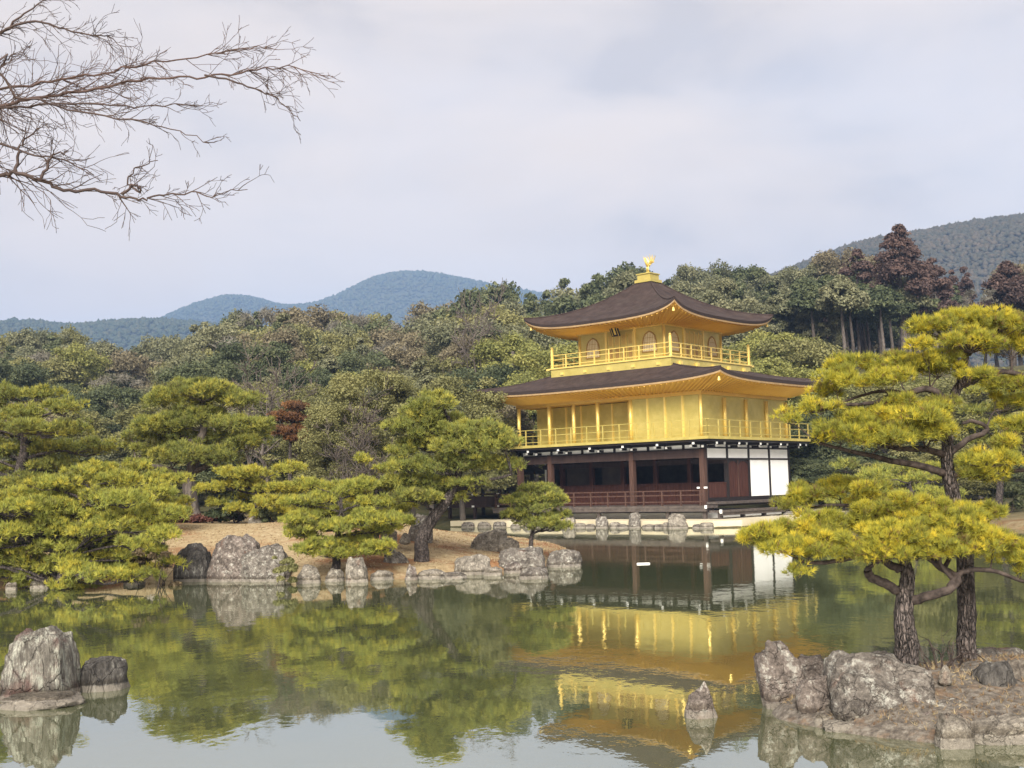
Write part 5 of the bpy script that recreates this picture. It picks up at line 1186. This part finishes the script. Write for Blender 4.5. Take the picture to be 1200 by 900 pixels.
# low fence by the pavilion and a white float on the pond
fr = empty('rail_fence', P2W(-3, 13, .4), 'low dark rail fence behind the white plaster wall of the pavilion', 'fence')
mb = MB(); pts = [P2W(-1 - k * 1.6, 12.6 + k * .2) for k in range(6)]
for k, p in enumerate(pts):
    q = MB(); l_ = p - fr.location; q.box((l_.x - .06, l_.y - .06, -.4), (l_.x + .06, l_.y + .06, .95)); q.build('fence_post', DARKWOOD, fr)
for zz in (.45, .85):
    q = MB(); q.tube([Vector((p.x, p.y, 0)) - fr.location + Vector((0, 0, zz + .4)) for p in pts], .045, 5); q.build('rail', DECKWOOD, fr)
p = at_z(754, 661, 0); mb = MB()
mb.tube([(p.x - .17, p.y, .012), (p.x - .15, p.y, .016), (p.x + .15, p.y, .016), (p.x + .17, p.y, .012)], [.008, .016, .016, .008], 8)
tag(mb.build('float', WHITEPAINT, None, True), 'short white float lying on the water in the dark reflection of the pavilion', 'float')

# ------------------------------------------------------------------ leafless tree reaching in from the left
BT = empty('bare_tree', (-5.0, 6.9, gz(-5.0, 6.9)), 'leafless tree whose thin branches reach in from the upper left corner', 'tree', size=.6)
bo = BT.location; rb = np.random.default_rng(99); z_g = bo.z
mb = MB(); P, Q = smooth_path([(0, 0, -.3), (.05, 0, 1.2), (-.1, .05, 2.4), (.15, 0, 3.4), (.05, -.1, 4.6), (.2, 0, 5.8)], [.22, .17, .145, .12, .085, .03], 4); mb.tube(P, Q, 10); mb.build('trunk', BARK, BT, True)
def spray(path_px, Y, r0, r1, mat, n_side, seed, side_len, up=.1, hang=.35, start=None):
    """one branch along photo points with side twigs that fork and droop"""
    r = np.random.default_rng(seed); mb = MB()
    pts = [at(x, y, Y + (d[0] if d else 0)) for x, y, *d in path_px]
    if start is not None: pts = [Vector(start) + bo] + pts
    P, Q = smooth_path(pts, list(np.linspace(r0, r1, len(pts))), 5, .006, r); mb.tube([p - bo for p in P], Q, 6)
    i0 = 6 if start is not None else 0
    for k in range(n_side):
        i = int(r.integers(i0, len(P) - 1)); d = (P[i + 1] - P[i]).normalized(); f = 1 - .55 * (i - i0) / (len(P) - i0)
        sgn = 1 if r.random() < .5 else -1
        dd = (d * r.uniform(.6, 1.1) + Vector((0, r.normal() * .35, sgn * r.uniform(.1, .5)))).normalized()
        ln = side_len * f * r.uniform(.5, 1.25)
        twig_rec(mb, P[i] - bo, dd, ln * .72, min(.0036, max(.0024, Q[i] * .4)), 2, r, .4, -hang * .25 if sgn < 0 else .0, 2, 4, .0012)
    return mb.build('branch', mat, BT, True)
spray([(-60, 140), (0, 125), (40, 115), (90, 108), (150, 95), (210, 90), (260, 88), (310, 80), (345, 78), (385, 92)], 6.3, .0125, .002, TWIG_R, 52, 1, .40, start=(.1, 0, 3.2))
spray([(-60, 105), (0, 104), (60, 96), (110, 88), (170, 76), (230, 66), (280, 58), (325, 52)], 6.4, .0095, .002, TWIG_R, 50, 2, .36, start=(.1, 0, 3.5))
spray([(-50, 128), (0, 128), (60, 122), (120, 122), (180, 124), (238, 124)], 6.2, .010, .002, TWIG, 28, 3, .33, start=(.1, 0, 3.3))
spray([(-50, 118), (20, 112), (80, 128), (150, 140), (200, 150), (245, 168)], 6.1, .009, .002, TWIG, 22, 4, .30, start=(.1, 0, 3.2))
spray([(240, 88), (285, 98), (315, 110), (330, 118), (352, 142)], 6.3, .006, .002, TWIG, 10, 5, .22)
spray([(-60, 215), (0, 206), (20, 204), (48, 212), (75, 222), (110, 222), (142, 228), (163, 234), (185, 229), (225, 228), (255, 228), (290, 222)], 6.0, .013, .002, TWIG, 36, 6, .34, start=(.1, 0, 2.7))
spray([(18, 204), (22, 180), (28, 165), (45, 150)], 6.0, .009, .003, TWIG, 12, 7, .26)
spray([(50, 212), (54, 195), (62, 184), (80, 176)], 6.0, .009, .003, TWIG, 10, 8, .24)
spray([(142, 226), (158, 218), (165, 224), (150, 215), (162, 195), (185, 188)], 6.0, .008, .002, TWIG, 10, 9, .22)
spray([(-60, 52), (0, 38), (40, 24), (70, 32), (105, 40), (130, 44), (145, 62)], 6.6, .010, .002, TWIG, 30, 10, .28, start=(.15, 0, 4.6))
spray([(-50, 160), (0, 168), (40, 182), (80, 190), (110, 205)], 6.0, .010, .002, TWIG, 10, 11, .30, start=(.1, 0, 2.9))
spray([(0, 40), (30, 15), (60, -5)], 6.6, .008, .002, TWIG, 10, 12, .25)
spray([(-30, 90), (0, 78), (14, 64), (28, 62)], 6.5, .007, .002, TWIG, 8, 13, .25, start=(.1, 0, 3.8))

# ------------------------------------------------------------------ haze
hm, N, L, b = new_mat('haze'); N.remove(b); pvv = N.new('ShaderNodeVolumePrincipled'); pvv.inputs['Color'].default_value = (.37, .58, 1.0, 1); pvv.inputs['Density'].default_value = .00033
L.new(pvv.outputs[0], N['Material Output'].inputs['Volume'])
mb = MB(); mb.box((-3600, -300, -3.0), (3600, 3300, 500)); hz_ = tag(mb.build('haze', hm), kind='stuff')
